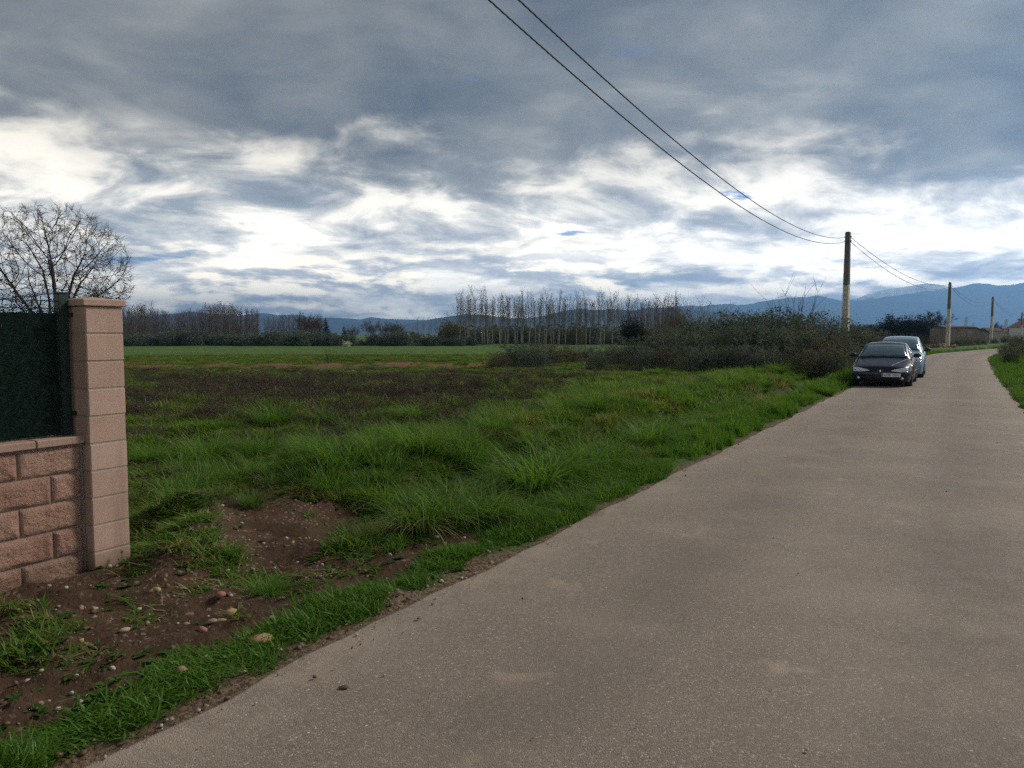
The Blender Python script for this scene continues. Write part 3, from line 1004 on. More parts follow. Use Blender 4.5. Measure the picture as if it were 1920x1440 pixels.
SPLIT = block_mat('split_face_concrete', [(0.265, 0.145, 0.108), (0.36, 0.215, 0.162), (0.44, 0.29, 0.225)], 1.0, 34.0, 0.02)
SMOOTH = block_mat('smooth_pink_concrete', [(0.34, 0.228, 0.180), (0.39, 0.268, 0.214), (0.435, 0.305, 0.248)], 0.25, 60.0, 0.004)
MORTAR = block_mat('mortar', [(0.22, 0.19, 0.155), (0.275, 0.238, 0.198), (0.33, 0.285, 0.24)], 0.5, 70.0, 0.005)
COPING = block_mat('coping_concrete', [(0.28, 0.185, 0.142), (0.34, 0.232, 0.184), (0.40, 0.285, 0.232)], 0.35, 40.0, 0.006)
PVC = leaf_mat('plastic_needles', [(0.0025, 0.009, 0.006), (0.005, 0.019, 0.012), (0.045, 0.120, 0.075)], 0.12, 60.0, rough=0.35)  # brightest tone puts needle highlights into the colour
GREENPAINT = flat_mat('green_fence_paint', (0.005, 0.020, 0.017), 0.45, 0.0, 0.2, 12.0)


def build_wall():
    rng = np.random.default_rng(12)
    o3 = (WALL_O[0], WALL_O[1], -0.04)
    w = tag(empty('block_wall', o3, WALL_RZ), 'low wall of rough pinkish split face concrete blocks under the green fence', 'wall')
    full = [rough_block(rng, 0.392, COURSE - 0.010, 0.06, 30, 15, 0.020) for _ in range(6)]
    half = [rough_block(rng, 0.192, COURSE - 0.010, 0.06, 16, 15, 0.020) for _ in range(4)]
    y0 = 0.085
    n = 5
    for c in range(n):
        z = 0.012 + c * COURSE
        x = -0.022; k = 0
        if c % 2 == 1:
            x -= 0.192; obj('block', half[c % 4], SPLIT, w, (x, y0, z)); x -= 0.010
        while x > -3.4:
            x -= 0.392
            obj('block', full[rng.integers(0, 6)], SPLIT, w, (x, y0, z)); x -= 0.010
    mb = MB(); mb.box((-3.75, y0 + 0.006, -0.25), (-0.002, y0 + 0.2, n * COURSE + 0.01)); mb.build('mortar', MORTAR, w)
    x = -0.004; z = n * COURSE + 0.012
    for k, L in enumerate((0.31, 0.5, 0.5, 0.5, 0.5, 0.5, 0.5)):
        q = chamfer_box((x - L, 0.045, z), (x, 0.31, z + 0.052), 0.006).build('coping_stone', COPING, w)
        x -= L + 0.006
    # pillar
    p = tag(empty('block_pillar', o3, WALL_RZ), 'tall smooth pinkish concrete block pillar with a capstone at the end of the wall', 'pillar')
    pw, pd = 0.262, 0.29
    bm = chamfer_box((0, 0, 0), (pw, pd, COURSE - 0.004), 0.007).mesh('block')
    for k in range(10):
        q = obj('block', bm, SMOOTH, p, (rng.normal(0, .0012), rng.normal(0, .0012), 0.006 + k * COURSE))
    mb = MB(); mb.box((0.004, 0.004, -0.2), (pw - 0.004, pd - 0.004, 10 * COURSE)); mb.build('joint_core', MORTAR, p)
    mb = chamfer_box((-0.02, -0.02, 10 * COURSE + 0.004), (pw + 0.02, pd + 0.02, 10 * COURSE + 0.050), 0.005)
    b = mb.n
    zt = 10 * COURSE + 0.0495
    mb.raw([(-0.014, -0.014, zt), (pw + 0.014, -0.014, zt), (pw + 0.014, pd + 0.014, zt), (-0.014, pd + 0.014, zt), (pw / 2, pd / 2, zt + 0.022)], [[0, 1, 4], [1, 2, 4], [2, 3, 4], [3, 0, 4]])
    mb.build('capstone', COPING, p)
    # fence on the wall
    zc = n * COURSE + 0.064
    fx = tag(empty('garden_fence', (WALL_O[0], WALL_O[1], -0.04), WALL_RZ), 'dark green wire fence with artificial hedge matting on top of the block wall', 'fence')
    yf = 0.185
    top = 1.955
    for px in (-0.055, -2.1):
        mb = MB(); mb.box((px - 0.032, yf - 0.032, zc), (px + 0.032, yf + 0.032, top))
        mb.box((px - 0.035, yf - 0.035, top), (px + 0.035, yf + 0.035, top + 0.012))
        bevel(mb.build('post', GREENPAINT, fx), 0.004)
    for z in (1.80, 1.13):
        mb = MB(); mb.box((-0.03, yf - 0.040, z), (0.008, yf - 0.022, z + 0.03)); mb.build('bracket', GREENPAINT, fx)
    mb = MB()
    for z in (1.905, 1.855, 1.5, 1.2):
        mb.tube([(-3.7, yf, z), (-0.09, yf, z)], 0.0036, 5)
    for k in range(64):
        x = -0.13 - k * 0.0555
        mb.tube([(x, yf + 0.004, zc), (x, yf + 0.004, 1.84), (x + rng.normal(0, .004), yf + 0.014, 1.875), (x + rng.normal(0, .004), yf - 0.002, 1.905), (x, yf - 0.004, 1.935)], 0.0034, 4)
    mb.build('wire_mesh', GREENPAINT, fx)
    mb = MB(); mb.box((-3.7, yf - 0.012, zc + 0.01), (-0.092, yf - 0.004, 1.825)); mb.build('light_block_slab', PVC, fx)  # solid slab added to block light between the needles
    # plastic needles, hung in loose vertical strings
    N = 26000
    x = -0.09 - 3.6 * rng.random(N) ** 1.25
    x = np.round(x / 0.034) * 0.034 + rng.normal(0, 0.011, N)
    x = np.minimum(x, -0.088)
    z = zc + 0.012 + (1.862 - zc) * rng.random(N) + rng.normal(0, 0.012, N)
    z = np.maximum(z, zc + 0.004)
    y = yf - 0.016 - 0.030 * rng.random(N)
    L = 0.022 + 0.03 * rng.random(N)
    th = rng.normal(0, 0.55, N) + np.where(rng.random(N) < .5, 0, math.pi)
    d = np.stack([np.cos(th), -0.35 * rng.random(N), np.sin(th)], 1)
    c = np.stack([x, y, z], 1)
    up = np.stack([-np.sin(th), np.zeros(N), np.cos(th)], 1) * (0.0016 + 0.0012 * rng.random(N))[:, None]
    e = c + d * L[:, None]
    ok = e[:, 0] < -0.06
    c, e, up = c[ok], e[ok], up[ok]
    V = np.stack([c - up, c + up, e], 1).reshape(-1, 3)
    F = np.arange(len(V)).reshape(-1, 3)
    q = obj('needles', mesh_np('needles', V, F), PVC, fx); q['kind'] = 'stuff'


build_wall()
build_ground_cover()


# ------------------------------------------------------------------ stones, clods and gravel
def stone_mesh(rng, flat=0.55, rough=0.18, sub=2):
    bm = bmesh.new(); bmesh.ops.create_icosphere(bm, subdivisions=sub, radius=0.5)
    o = rng.random(3) * 9
    dirs = rng.normal(0, 1, (7, 3)); dirs /= np.linalg.norm(dirs, axis=1, keepdims=True); cut = 0.36 + 0.12 * rng.random(7)
    for v in bm.verts:
        p = np.array(v.co)
        for d, c in zip(dirs, cut):
            k = p @ d
            if k > c:
                p = p - d * (k - c) * 0.8
        p = p * (1 + rough * (rng.random() - .5) * .4)
        p[2] *= flat
        v.co = p
    me = bpy.data.meshes.new('stone'); bm.to_mesh(me); bm.free()
    me.polygons.foreach_set('use_smooth', np.ones(len(me.polygons), dtype=bool))
    return me


def stone_mat(name, a, b):
    m, g, out = mat_new(name)
    W = world_pos(g)
    n = g.noise(W, 24.0, 6.0, 0.7); n2 = g.noise(W, 7.0, 3.0)
    c = g.mix(g.step(n2, 0.35, 0.65), a, b)
    c = g.mix(g.step(n, 0.5, 0.7, 0.0, 0.6), c, (0.11, 0.078, 0.055))
    principled(g, out, c, 0.85, 0.0, n, 0.5, 0.008, 0.3)
    return m


ST = {'tan': stone_mat('tan_stone', (0.25, 0.175, 0.105), (0.35, 0.26, 0.165)), 'ochre': stone_mat('ochre_stone', (0.27, 0.175, 0.085), (0.37, 0.26, 0.135)),
      'pink': stone_mat('pink_stone', (0.22, 0.125, 0.095), (0.32, 0.205, 0.165)), 'grey': stone_mat('grey_stone', (0.24, 0.21, 0.19), (0.38, 0.34, 0.31)),
      'red': stone_mat('red_stone', (0.20, 0.085, 0.06), (0.30, 0.15, 0.11)), 'white': stone_mat('pale_stone', (0.30, 0.275, 0.245), (0.42, 0.39, 0.355)),
      'soil': stone_mat('soil_clod', (0.085, 0.050, 0.032), (0.15, 0.092, 0.060))}

STONES = [  # px, py of the base, width px, kind, flatness, label
    (487, 1206, 50, 'ochre', .36, 'largest flat ochre stone lying where the bare earth meets the roadside grass'),
    (433, 1150, 28, 'ochre', .6, 'knobbly ochre stone in the cluster on the bare earth'),
    (413, 1168, 36, 'tan', .40, 'long flat tan stone in the middle of the stone cluster'),
    (397, 1176, 20, 'tan', .45, 'small pale tan stone just below the long flat one'),
    (350, 1168, 17, 'tan', .85, 'round tan pebble standing alone beside a grass tuft'),
    (380, 1190, 22, 'red', .5, 'small orange brown stone below the stone cluster'),
    (234, 1192, 20, 'tan', .45, 'flat tan stone lying alone in the earth between grass tufts'),
    (55, 1205, 24, 'ochre', .6, 'yellow ochre stone in the grit near the block wall'),
    (152, 1146, 17, 'pink', .7, 'round pinkish stone in the pale grit below the wall'),
    (512, 1166, 19, 'pink', .6, 'dull pink stone at the end of the stone cluster towards the road'),
    (388, 1239, 14, 'tan', .6, 'small tan stone just above the grass strip of the road'),
    (414, 1134, 20, 'red', .5, 'reddish broken stone behind the ochre knobbly one'),
    (295, 1120, 15, 'ochre', .7, 'small orange stone below the pillar'),
    (284, 1108, 16, 'pink', .55, 'pinkish stone close to the foot of the pillar'),
    (338, 1270, 25, 'pink', .9, 'purplish angular stone half buried in the roadside grass'),
    (211, 1259, 12, 'white', .7, 'small whitish stone in the dark earth'),
    (134, 1303, 12, 'white', .6, 'pale pebble in the earth near the corner of the verge'),
    (345, 1012, 17, 'pink', .7, 'pink stone at the foot of the earth mound beside the pillar'),
    (372, 1008, 24, 'pink', .6, 'larger pinkish grey stone lying on the earth mound'),
    (383, 906, 17, 'grey', .75, 'grey stone showing in the field grass behind the pillar'),
    (556, 1046, 10, 'white', .45, 'small white flat stone in the hollow of the bare earth'),
    (453, 986, 9, 'white', .6, 'small pale stone at the upper rim of the hollow'),
    (527, 1117, 17, 'tan', .35, 'flat tan stone sunk in the wheel hollow')]


def build_stones():
    rng = np.random.default_rng(77)
    for px, py, w, kind, flat, label in STONES:
        p = ground_at(px, py)
        z = float(height(np.array([p[0]]), np.array([p[1]]))[0])
        s = w / FPX * math.hypot(p[1], EYE)
        o = obj('stone', stone_mesh(rng, flat), ST[kind], None, (p[0], p[1], z + s * flat * 0.10), (rng.normal(0, .22), rng.normal(0, .22), rng.normal(0, .35)), (s, s * (0.6 + .3 * rng.random()), s))
        tag(o, label, 'stone', 'loose stones on the bare earth')
    # soil dropped on the road
    for px, py, w, fl, kind, label in ((1450, 1017, 8, .8, 'soil', 'small dark clod of soil on the road beside a pale dust patch'), (645, 1297, 18, .25, 'soil', 'flattened brown clod of soil on the road near the verge'),
                                 (785, 1166, 10, .4, 'red', 'reddish clod of soil at the edge of the road'), (590, 1278, 8, .7, 'soil', 'tiny dark clod on the road close to the grass strip')):
        p = ground_at(px, py)
        s = w / FPX * math.hypot(p[1], EYE)
        o = obj('soil_clod', stone_mesh(rng, fl, .5), ST[kind], None, (p[0], p[1], 0.022 + s * fl * .1), (0, 0, rng.random() * 6), (s, s * .8, s))
        tag(o, label, 'clod')
    # rubble heap by the second pole
    for k in range(26):
        p = ground_at(1748 + 46 * rng.random(), 650 + 3 * rng.random())
        z = float(height(np.array([p[0]]), np.array([p[1]]))[0])
        s = 0.18 + 0.30 * rng.random()
        o = obj('rubble_stone', stone_mesh(rng, .7, .3, 1), ST['pink' if k % 3 else 'tan'], None, (p[0], p[1], z + 0.1 + .3 * rng.random() * (1 - abs(k - 13) / 14)), tuple(rng.random(3) * 3), (s * 1.3, s, s))
        tag(o, 'piece of pinkish rubble in the heap by the road beyond the blue car', 'stone', 'rubble heap beyond the cars')
    # gravel
    x, y, t, z, r2 = sample_ground(70000, 2.6, 8.2, 1.1, (-250, 950), seed=91)
    nn = fbm(x, y, 1.6, 3, 41)
    ok = (t > 0.1) & (r2.random(len(x)) < z['dirt'] * (0.05 + 0.13 * sstep(nn, .5, .66))) | ((t > -0.05) & (t < 0.2) & (r2.random(len(x)) < .10))
    x, y = x[ok], y[ok]
    inside = (((x - WALL_O[0]) * (-ROAD_NRM[0]) + (y - WALL_O[1]) * (-ROAD_NRM[1])) > -0.02) & (((x - WALL_O[0]) * ROAD_DIR[0] + (y - WALL_O[1]) * ROAD_DIR[1]) < 0.34)
    x, y = x[~inside], y[~inside]
    kinds = []
    for k in ('grey', 'soil', 'pink', 'soil', 'soil', 'soil', 'grey', 'tan'):
        me = stone_mesh(rng, .65, .3, 1); me.materials.append(ST[k]); kinds.append(me)
    n = len(x)
    sc = 0.006 + 0.036 * r2.random(n) ** 6.0
    o = scatter('gravel', np.column_stack([x, y, height(x, y) + sc * .12]), r2.random(n) * 6.28, sc, sc, r2.integers(0, 8, n), kinds, r2.normal(0, .4, n))
    stuff(o, 'loose grit and gravel strewn over the bare earth by the wall', 'gravel')
    # loose crumbs and leaf litter fringing the road
    x, y, t, z, r2 = sample_ground(120000, 2.4, 26, 1.15, (-250, 2100), seed=92)
    tr = -(t + ROAD_W)
    e = np.where(t > -ROAD_W / 2, t, tr)
    ok = (e > -0.30) & (e < 0.22) & (r2.random(len(x)) < np.exp(-np.abs(e + 0.0) / 0.07) * 0.8)
    ok |= (e < -0.2) & (r2.random(len(x)) < 0.004)
    x, y, e = x[ok], y[ok], e[ok]
    n = len(x)
    lk = []
    for k in range(4):
        v = np.array([[0, -.5, 0], [.3, 0, .12], [0, .5, .05], [-.3, 0, .1]]) * (1 + .4 * (rng.random((4, 3)) - .5))
        me = mesh_np('crumb', v, np.array([[0, 1, 2, 3]])); me.materials.append(MATS['leaf_litter']); lk.append(me)
    me = stone_mesh(rng, .7, .3, 1); me.materials.append(ST['grey']); lk.append(me)
    me = stone_mesh(rng, .7, .3, 1); me.materials.append(ST['soil']); lk.append(me)
    sc = 0.006 + 0.018 * r2.random(n) ** 2
    zz = np.where(e < 0.0, 0.010 + 0.03 * (1 - (1 + 2 * e / ROAD_W) ** 2), height(x, y) + 0.004)
    o = scatter('leaf_litter', np.column_stack([x, y, zz + sc * .15]), r2.random(n) * 6.28, sc, sc, r2.integers(0, 6, n), lk, r2.normal(0, .4, n))
    stuff(o, 'brown leaf litter and crumbs of soil fringing the road', 'litter')


leaf_mat('leaf_litter', [(0.075, 0.045, 0.028), (0.13, 0.085, 0.052), (0.21, 0.155, 0.10)], 0.1, 3.0)
build_stones()


# ------------------------------------------------------------------ tall grass tussocks along the ditch
def tussock_mesh(rng, n=300, L=0.55, straw=0.05):
    g = int(n * (1 - straw))
    a = blades(rng, g, L, 0.40, 0.19, 0.50, 0.78, 0.0095, 5, 0.65)
    b = blades(rng, max(4, n - g), L * 0.62, 0.5, 0.17, 0.8, 0.95, 0.008, 6, 0.5)
    return a, b


def build_tussocks():
    rng = np.random.default_rng(31)
    kinds = []
    for k in range(6):
        a, b = tussock_mesh(rng, 400, 0.44 + 0.08 * rng.random(), 0.03 if k < 4 else .07)
        kinds.append((blade_mesh('blades', [a], TALL), blade_mesh('straw', [b], STRAW)))
    a, b = tussock_mesh(rng, 460, 0.50, 0.42)
    dry = (blade_mesh('blades', [a], TALL), blade_mesh('straw', [b], STRAW))
    listed = [(790, 1000, .85, dry), (848, 985, .95, kinds[0]), (640, 905, 1.0, None), (700, 880, .9, None), (590, 880, .8, None), (785, 880, 1., None), (850, 868, .95, None),
              (843, 818, .85, None), (930, 842, .8, None), (905, 905, .95, None), (960, 920, 1.05, None), (1010, 925, 1.1, None), (1040, 905, 1.1, None), (1085, 885, 1.15, None), (1130, 880, 1.0, None),
              (1060, 850, 1.1, None), (1000, 850, .9, None), (1120, 835, 1.05, None), (1170, 850, 1.05, None), (1210, 840, 1.0, None), (1180, 815, 1.0, None), (1240, 822, 1.0, None), (1265, 805, 1.1, None),
              (1300, 800, .9, None), (1230, 792, .9, None), (1330, 790, .9, None), (1340, 765, 1.2, None), (1370, 758, 1.3, None), (1400, 752, 1.3, None), (1425, 745, 1.2, None), (1300, 775, 1.0, None), (1360, 740, 1.1, None), (1395, 733, 1.1, None),
              (1480, 735, .8, None), (1520, 733, .9, None), (1500, 757, .7, None), (1550, 742, .7, None), (1450, 772, .7, None), (680, 815, .7, None), (740, 835, .7, None), (1110, 790, .9, None), (1050, 800, .9, None), (980, 800, .7, None), (1160, 780, .8, None),
              (915, 985, .7, None), (500, 1112, .32, None), (435, 1050, .25, None), (470, 960, .35, None), (620, 930, .6, None), (720, 930, .7, None), (700, 960, .6, None), (660, 965, .45, None), (880, 880, .8, None), (1075, 960, .5, None), (985, 985, .5, None), (1195, 890, .5, None)]
    # more of them along the bank, thinning away from the ditch
    for q in range(900):
        t = 2.2 + abs(rng.normal(0, 1.5)); al = 6.2 + 30 * rng.random() ** 1.5
        j = np.searchsorted(LEFT[:, 1], al)
        p = LEFT[min(j, len(LEFT) - 1)] + LNORM[min(j, len(LEFT) - 1)] * t
        c, r = to_px(p[0], p[1], 0)
        if min((math.hypot((c - a) , (r - b) * 2.2) * p[1] / FPX for a, b, _, _ in listed)) < .62 or r > 985 or c > 1560:
            continue
        if len(listed) > 128:
            break
        listed.append((float(c), float(r), .55 + .5 * rng.random(), None))
    for k, (px, py, s, kd) in enumerate(listed):
        p = ground_at(px, py)
        z = float(height(np.array([p[0]]), np.array([p[1]]))[0])
        # stand on the true ground under that pixel's ray
        kd_ = kd or kinds[rng.integers(0, 6)]
        e = empty('grass_tussock', (p[0], p[1], z - 0.015), rng.random() * 6.28, (s * 1.15, s * 1.15, s * (0.88 + .32 * rng.random())))
        obj('blades', kd_[0], TALL, e); obj('straw', kd_[1], STRAW, e)
        if k == 0:
            lab = 'tussock with a mass of dry straw blades at the near end of the ditch'
        elif k == 1:
            lab = 'deep green arching tussock right beside the straw coloured one'
        elif px == 843:
            lab = 'solitary rounded tussock in front of the dark weeds'
        elif px == 500:
            lab = 'small bright green tuft standing in the bare earth of the field entrance'
        elif px in (435, 470):
            lab = 'small green tuft at the rim of the bare earth near the mound'
        elif p[1] < 9.5:
            lab = 'rounded green grass tussock near the straw coloured one at the close end of the ditch'
        elif p[1] < 15:
            lab = 'rounded green grass tussock in the middle stretch of the bank along the ditch'
        elif p[1] < 22:
            lab = 'rounded green grass tussock on the far stretch of the bank below the brambles'
        else:
            lab = 'rounded green grass tussock close to the front of the parked coupe'
        tag(e, lab, 'grass tussock', 'grass tussocks along the ditch')
    # thinner fill between them
    x, y, t, z, r2 = sample_ground(26000, 6, 36, 1.1, (300, 1650), seed=95)
    nn = fbm(x, y, 0.8, 3, 44)
    ok = (t > 1.9) & (t < 7.0 + 0 * x) & (r2.random(len(x)) < (1 - sstep(t, 4.2, 7.0)) * sstep(nn, .36, .5) * (1 - z['dirt']) * (1 - z['bare']) * (1 - z['ditch']) * .13 * (1 - .9 * z['weed']))
    x, y = x[ok], y[ok]; n = len(x)
    fill = [blade_mesh('fill_tuft', [blades(r2, 60, .34, .4, .10, .6, .5, .007, 4, .6)], TALL) for _ in range(4)]
    sc = 0.6 + .6 * r2.random(n)
    o = scatter('rank_grass', np.column_stack([x, y, height(x, y) - .01]), r2.random(n) * 6.28, sc, sc * (.7 + .5 * r2.random(n)), r2.integers(0, 4, n), fill)
    stuff(o, 'rank long grass filling the bank between the tussocks', 'grass')


build_tussocks()

# ------------------------------------------------------------------ trees
def unit(v):
    return v / (np.linalg.norm(v) + 1e-9)


def limb(rng, p, d, L, n, wob, up):
    """wandering line of n points from p along d"""
    pts = [p]; d = unit(d)
    for i in range(n - 1):
        d = unit(d + rng.normal(0, wob, 3) + np.array([0, 0, up]))
        pts.append(pts[-1] + d * L / (n - 1))
    return np.array(pts)


def poplar(rng, H, brushy=1.0, start=0.38, spread=0.55, rmin=0.012):
    tr = MB(); cr = MB()
    pts = limb(rng, np.array([0.0, 0, 0]), np.array([0, 0, 1.0]), H, 9, 0.025, 0.05)
    r0 = H * 0.0085
    tr.tube(pts, np.linspace(r0, 0.02, 9) ** 1.0, 6)
    nb = int(26 * brushy)
    for k in range(nb):
        f = start + (0.97 - start) * (k + rng.random()) / nb
        i = f * 8; a = int(i); q = pts[a] * (1 - (i - a)) + pts[min(8, a + 1)] * (i - a)
        th = rng.random() * 6.28
        L = H * (0.10 + 0.16 * (1 - f)) * (0.6 + 0.7 * rng.random())
        d = np.array([math.cos(th) * spread, math.sin(th) * spread, 1.0])
        b = limb(rng, q, d, L, 4, 0.10, 0.12)
        cr.tube(b, np.linspace(max(rmin * 1.6, r0 * .30 * (1 - f * .6)), rmin * .7, 4), 3, cap=False)
        for m in range(int(4 * brushy)):
            j = rng.integers(1, 4)
            t = limb(rng, b[j], unit(b[j] - b[j - 1]) + rng.normal(0, 0.5, 3), L * (0.25 + .3 * rng.random()), 3, 0.12, 0.12)
            cr.tube(t, [rmin, rmin * .8, rmin * .5], 3, cap=False)
    return tr.mesh('trunk', True), cr.mesh('crown')


def spreading(rng, H, depth=5, trunk=0.22, r0=0.16, limbs=6, ang=0.62, rmin=0.006, buds=True, dome=None, dense=0):
    tr = MB(); cr = MB()

    def room(p, d):
        """how far the crown's dome lets a branch grow"""
        c = np.array([0, 0, dome[2]]); r = np.array([dome[0], dome[0], dome[1]])
        a = d / r; b = (p - c) / r
        A = a @ a; B = a @ b; C = b @ b - 1
        q = B * B - A * C
        return max(0.0, (-B + math.sqrt(q)) / A) if q > 0 else 0.0

    lean = np.array([0.05, 0.0, 1.0])
    pts = limb(rng, np.zeros(3), lean, H * trunk, 5, 0.03, 0.05)
    tr.tube(pts, np.linspace(r0 * 1.15, r0 * .85, 5), 8)
    tips = []

    def grow(p, d, L, r, lv):
        n = 6 if lv < 2 else (4 if lv < 4 else 3)
        if dome is not None:
            L = min(L, room(p, unit(d)) * (0.92 + .12 * rng.random()) + .12)
        b = limb(rng, p, d, L, n, 0.07 if lv < 2 else 0.11, 0.035 if lv < 3 else 0.02)
        re = max(rmin * .6, r * (0.45 if lv < depth else 0.4))
        (tr if lv == 0 else cr).tube(b, np.linspace(r, re, n), 6 if lv < 2 else (4 if lv < 3 else 3), cap=False)
        if lv >= depth:
            tips.append(b[-1]); tips.append(b[1]); return
        nk = (5 if lv < 1 else (4 if lv < 3 else 3)) + (dense if lv < 4 else 0)
        for k in range(nk):
            f = 0.30 + 0.70 * (k + 0.6 * rng.random()) / nk
            i = min(f, 0.999) * (n - 1); a = int(i); q = b[a] * (1 - (i - a)) + b[a + 1] * (i - a)
            dd = unit(b[a + 1] - b[a])
            ax = unit(np.cross(dd, rng.normal(0, 1, 3)))
            sp = (0.35 + 0.45 * rng.random()) * (0.75 if k == nk - 1 else 1.0)
            grow(q, dd * math.cos(sp) + ax * math.sin(sp), L * (0.40 + 0.26 * rng.random()) * (1.12 - .25 * f), max(rmin, r * (1 - .5 * f) * 0.52), lv + 1)
    for k in range(limbs):
        th = 6.28 * (k + 0.5 * rng.random()) / limbs
        sp = ang * (0.12 + 1.0 * ((k * 5) % limbs) / limbs)
        grow(pts[-1 - (k % 3)], np.array([math.cos(th) * math.sin(sp), math.sin(th) * math.sin(sp), math.cos(sp)]), H * (0.58 + 0.12 * rng.random()), r0 * 0.52, 0)
    if buds:
        T = np.array(tips); s = 0.018
        for k in range(0, len(T)):
            if rng.random() < .55:
                c = T[k] + rng.normal(0, .05, 3); u = unit(rng.normal(0, 1, 3)) * s; w = unit(np.cross(u, rng.normal(0, 1, 3))) * s * .7
                cr.raw([c - u, c + w, c + u, c - w], [[0, 1, 2, 3]])
    return tr.mesh('trunk', True), cr.mesh('crown')


def grown_tree(rng, H, att, trunk_h, step=.16, reach=1.5, kill=.32, r_tip=.006, r_max=.2, twigs=3, twig=.32, expo=2.35, limbs=0, spread=.9):
    """tree grown towards a cloud of points, limbs as thick as what they carry"""
    nodes = [np.array([0.0, 0, 0])]; par = [-1]
    n0 = max(4, int(trunk_h / .3))
    for k in range(n0):
        nodes.append(nodes[-1] + np.array([rng.normal(0, .012), rng.normal(0, .012), trunk_h / n0])); par.append(k)
    base = len(nodes) - 1
    for k in range(limbs):                                       # leading limbs spread like the ribs of a fan
        th = 6.28 * (k + .4 * rng.random()) / max(1, limbs); sp = spread * (.10 + .9 * ((k * 3) % limbs) / limbs)
        d = np.array([math.cos(th) * math.sin(sp), math.sin(th) * math.sin(sp), math.cos(sp)])
        q = limb(rng, nodes[base - (k % 3)], d, H * .48 * (1 - .25 * sp), 16, .035, .012)
        last = base - (k % 3)
        for r_ in q[1:]:
            nodes.append(r_); par.append(last); last = len(nodes) - 1
    P = np.array(nodes); par = list(par); A = att.copy()
    d2 = ((A[:, None] - P[None]) ** 2).sum(-1); near = d2.argmin(1); dist = np.sqrt(d2.min(1))
    for it in range(140):
        act = np.where(dist < (reach if it > 12 else 9.0))[0]
        if len(act) == 0:
            break
        idx = np.unique(near[act]); new = []; npar = []
        dirs = (A[act] - P[near[act]]); dirs /= np.linalg.norm(dirs, axis=1, keepdims=True) + 1e-9
        for i in idx:
            d = dirs[near[act] == i].sum(0) + rng.normal(0, .07, 3) + np.array([0, 0, .08])
            new.append(P[i] + unit(d) * step); npar.append(int(i))
        new = np.array(new); base = len(P)
        P = np.vstack([P, new]); par += npar
        nd = np.sqrt(((A[:, None] - new[None]) ** 2).sum(-1)); j = nd.argmin(1); m = nd.min(1)
        up = m < dist; near = np.where(up, base + j, near); dist = np.minimum(dist, m)
        keep = dist > kill; A, near, dist = A[keep], near[keep], dist[keep]
        if len(A) == 0:
            break
    n = len(P); par = np.array(par)
    w = np.zeros(n); kids = [[] for _ in range(n)]
    for i in range(1, n):
        kids[par[i]].append(i)
    for i in range(n - 1, -1, -1):
        if not kids[i]:
            w[i] = 1.0
        if par[i] >= 0:
            w[par[i]] += w[i]
    R = np.minimum(r_max, r_tip * w ** (1 / expo))
    tr = MB(); cr = MB()
    stack = [(0, [0])]
    def emit(ch):
        if len(ch) < 2: return
        r = R[ch]; big = r[0] > r_max * .38
        (tr if big else cr).tube(P[ch], r, 7 if big else (5 if r[0] > .025 else 3), cap=False)
    while stack:
        i, ch = stack.pop()
        while True:
            k = kids[i]
            if not k:
                emit(ch); break
            k = sorted(k, key=lambda q: -w[q])
            for q in k[1:]:
                stack.append((q, [i, q]))
                R[i] = max(R[i], R[q])
            i = k[0]; ch.append(i)
    for i in np.where(w <= 3)[0]:
        if par[i] < 0: continue
        d = unit(P[i] - P[par[i]])
        for _ in range(twigs if w[i] == 1 else 1):
            t = limb(rng, P[i], d + rng.normal(0, .55, 3), twig * (.4 + .8 * rng.random()), 3, .12, .06)
            cr.tube(t, [r_tip * .9, r_tip * .7, r_tip * .4], 3, cap=False)
    return tr.mesh('trunk', True), cr.mesh('crown')


def dome(rng, n, R, zc, rz_, low, slope):
    """points of a broad rounded crown above a cone"""
    p = rng.uniform(-1, 1, (n * 5, 3)); r = np.linalg.norm(p, axis=1)
    p = p[(r < 1) & (rng.random(len(r)) < .25 + .75 * r ** 2)]
    p = p * np.array([R, R, rz_]) + np.array([0, 0, zc])
    p = p[p[:, 2] > low + slope * np.hypot(p[:, 0], p[:, 1])]
    return p[:n]


def leaf_cloud(rng, pts, size, var=0.5, flat=0.0, aspect=0.6):
    n = len(pts)
    u = rng.normal(0, 1, (n, 3)); u[:, 2] *= (1 - flat); u /= np.linalg.norm(u, axis=1, keepdims=True)
    w = np.cross(u, rng.normal(0, 1, (n, 3))); w /= np.linalg.norm(w, axis=1, keepdims=True) + 1e-9
    s = size * (1 - var / 2 + var * rng.random(n))[:, None]
    V = np.stack([pts - u * s, pts + w * s * aspect, pts + u * s, pts - w * s * aspect], 1).reshape(-1, 3)
    return V, np.arange(4 * n).reshape(-1, 4)


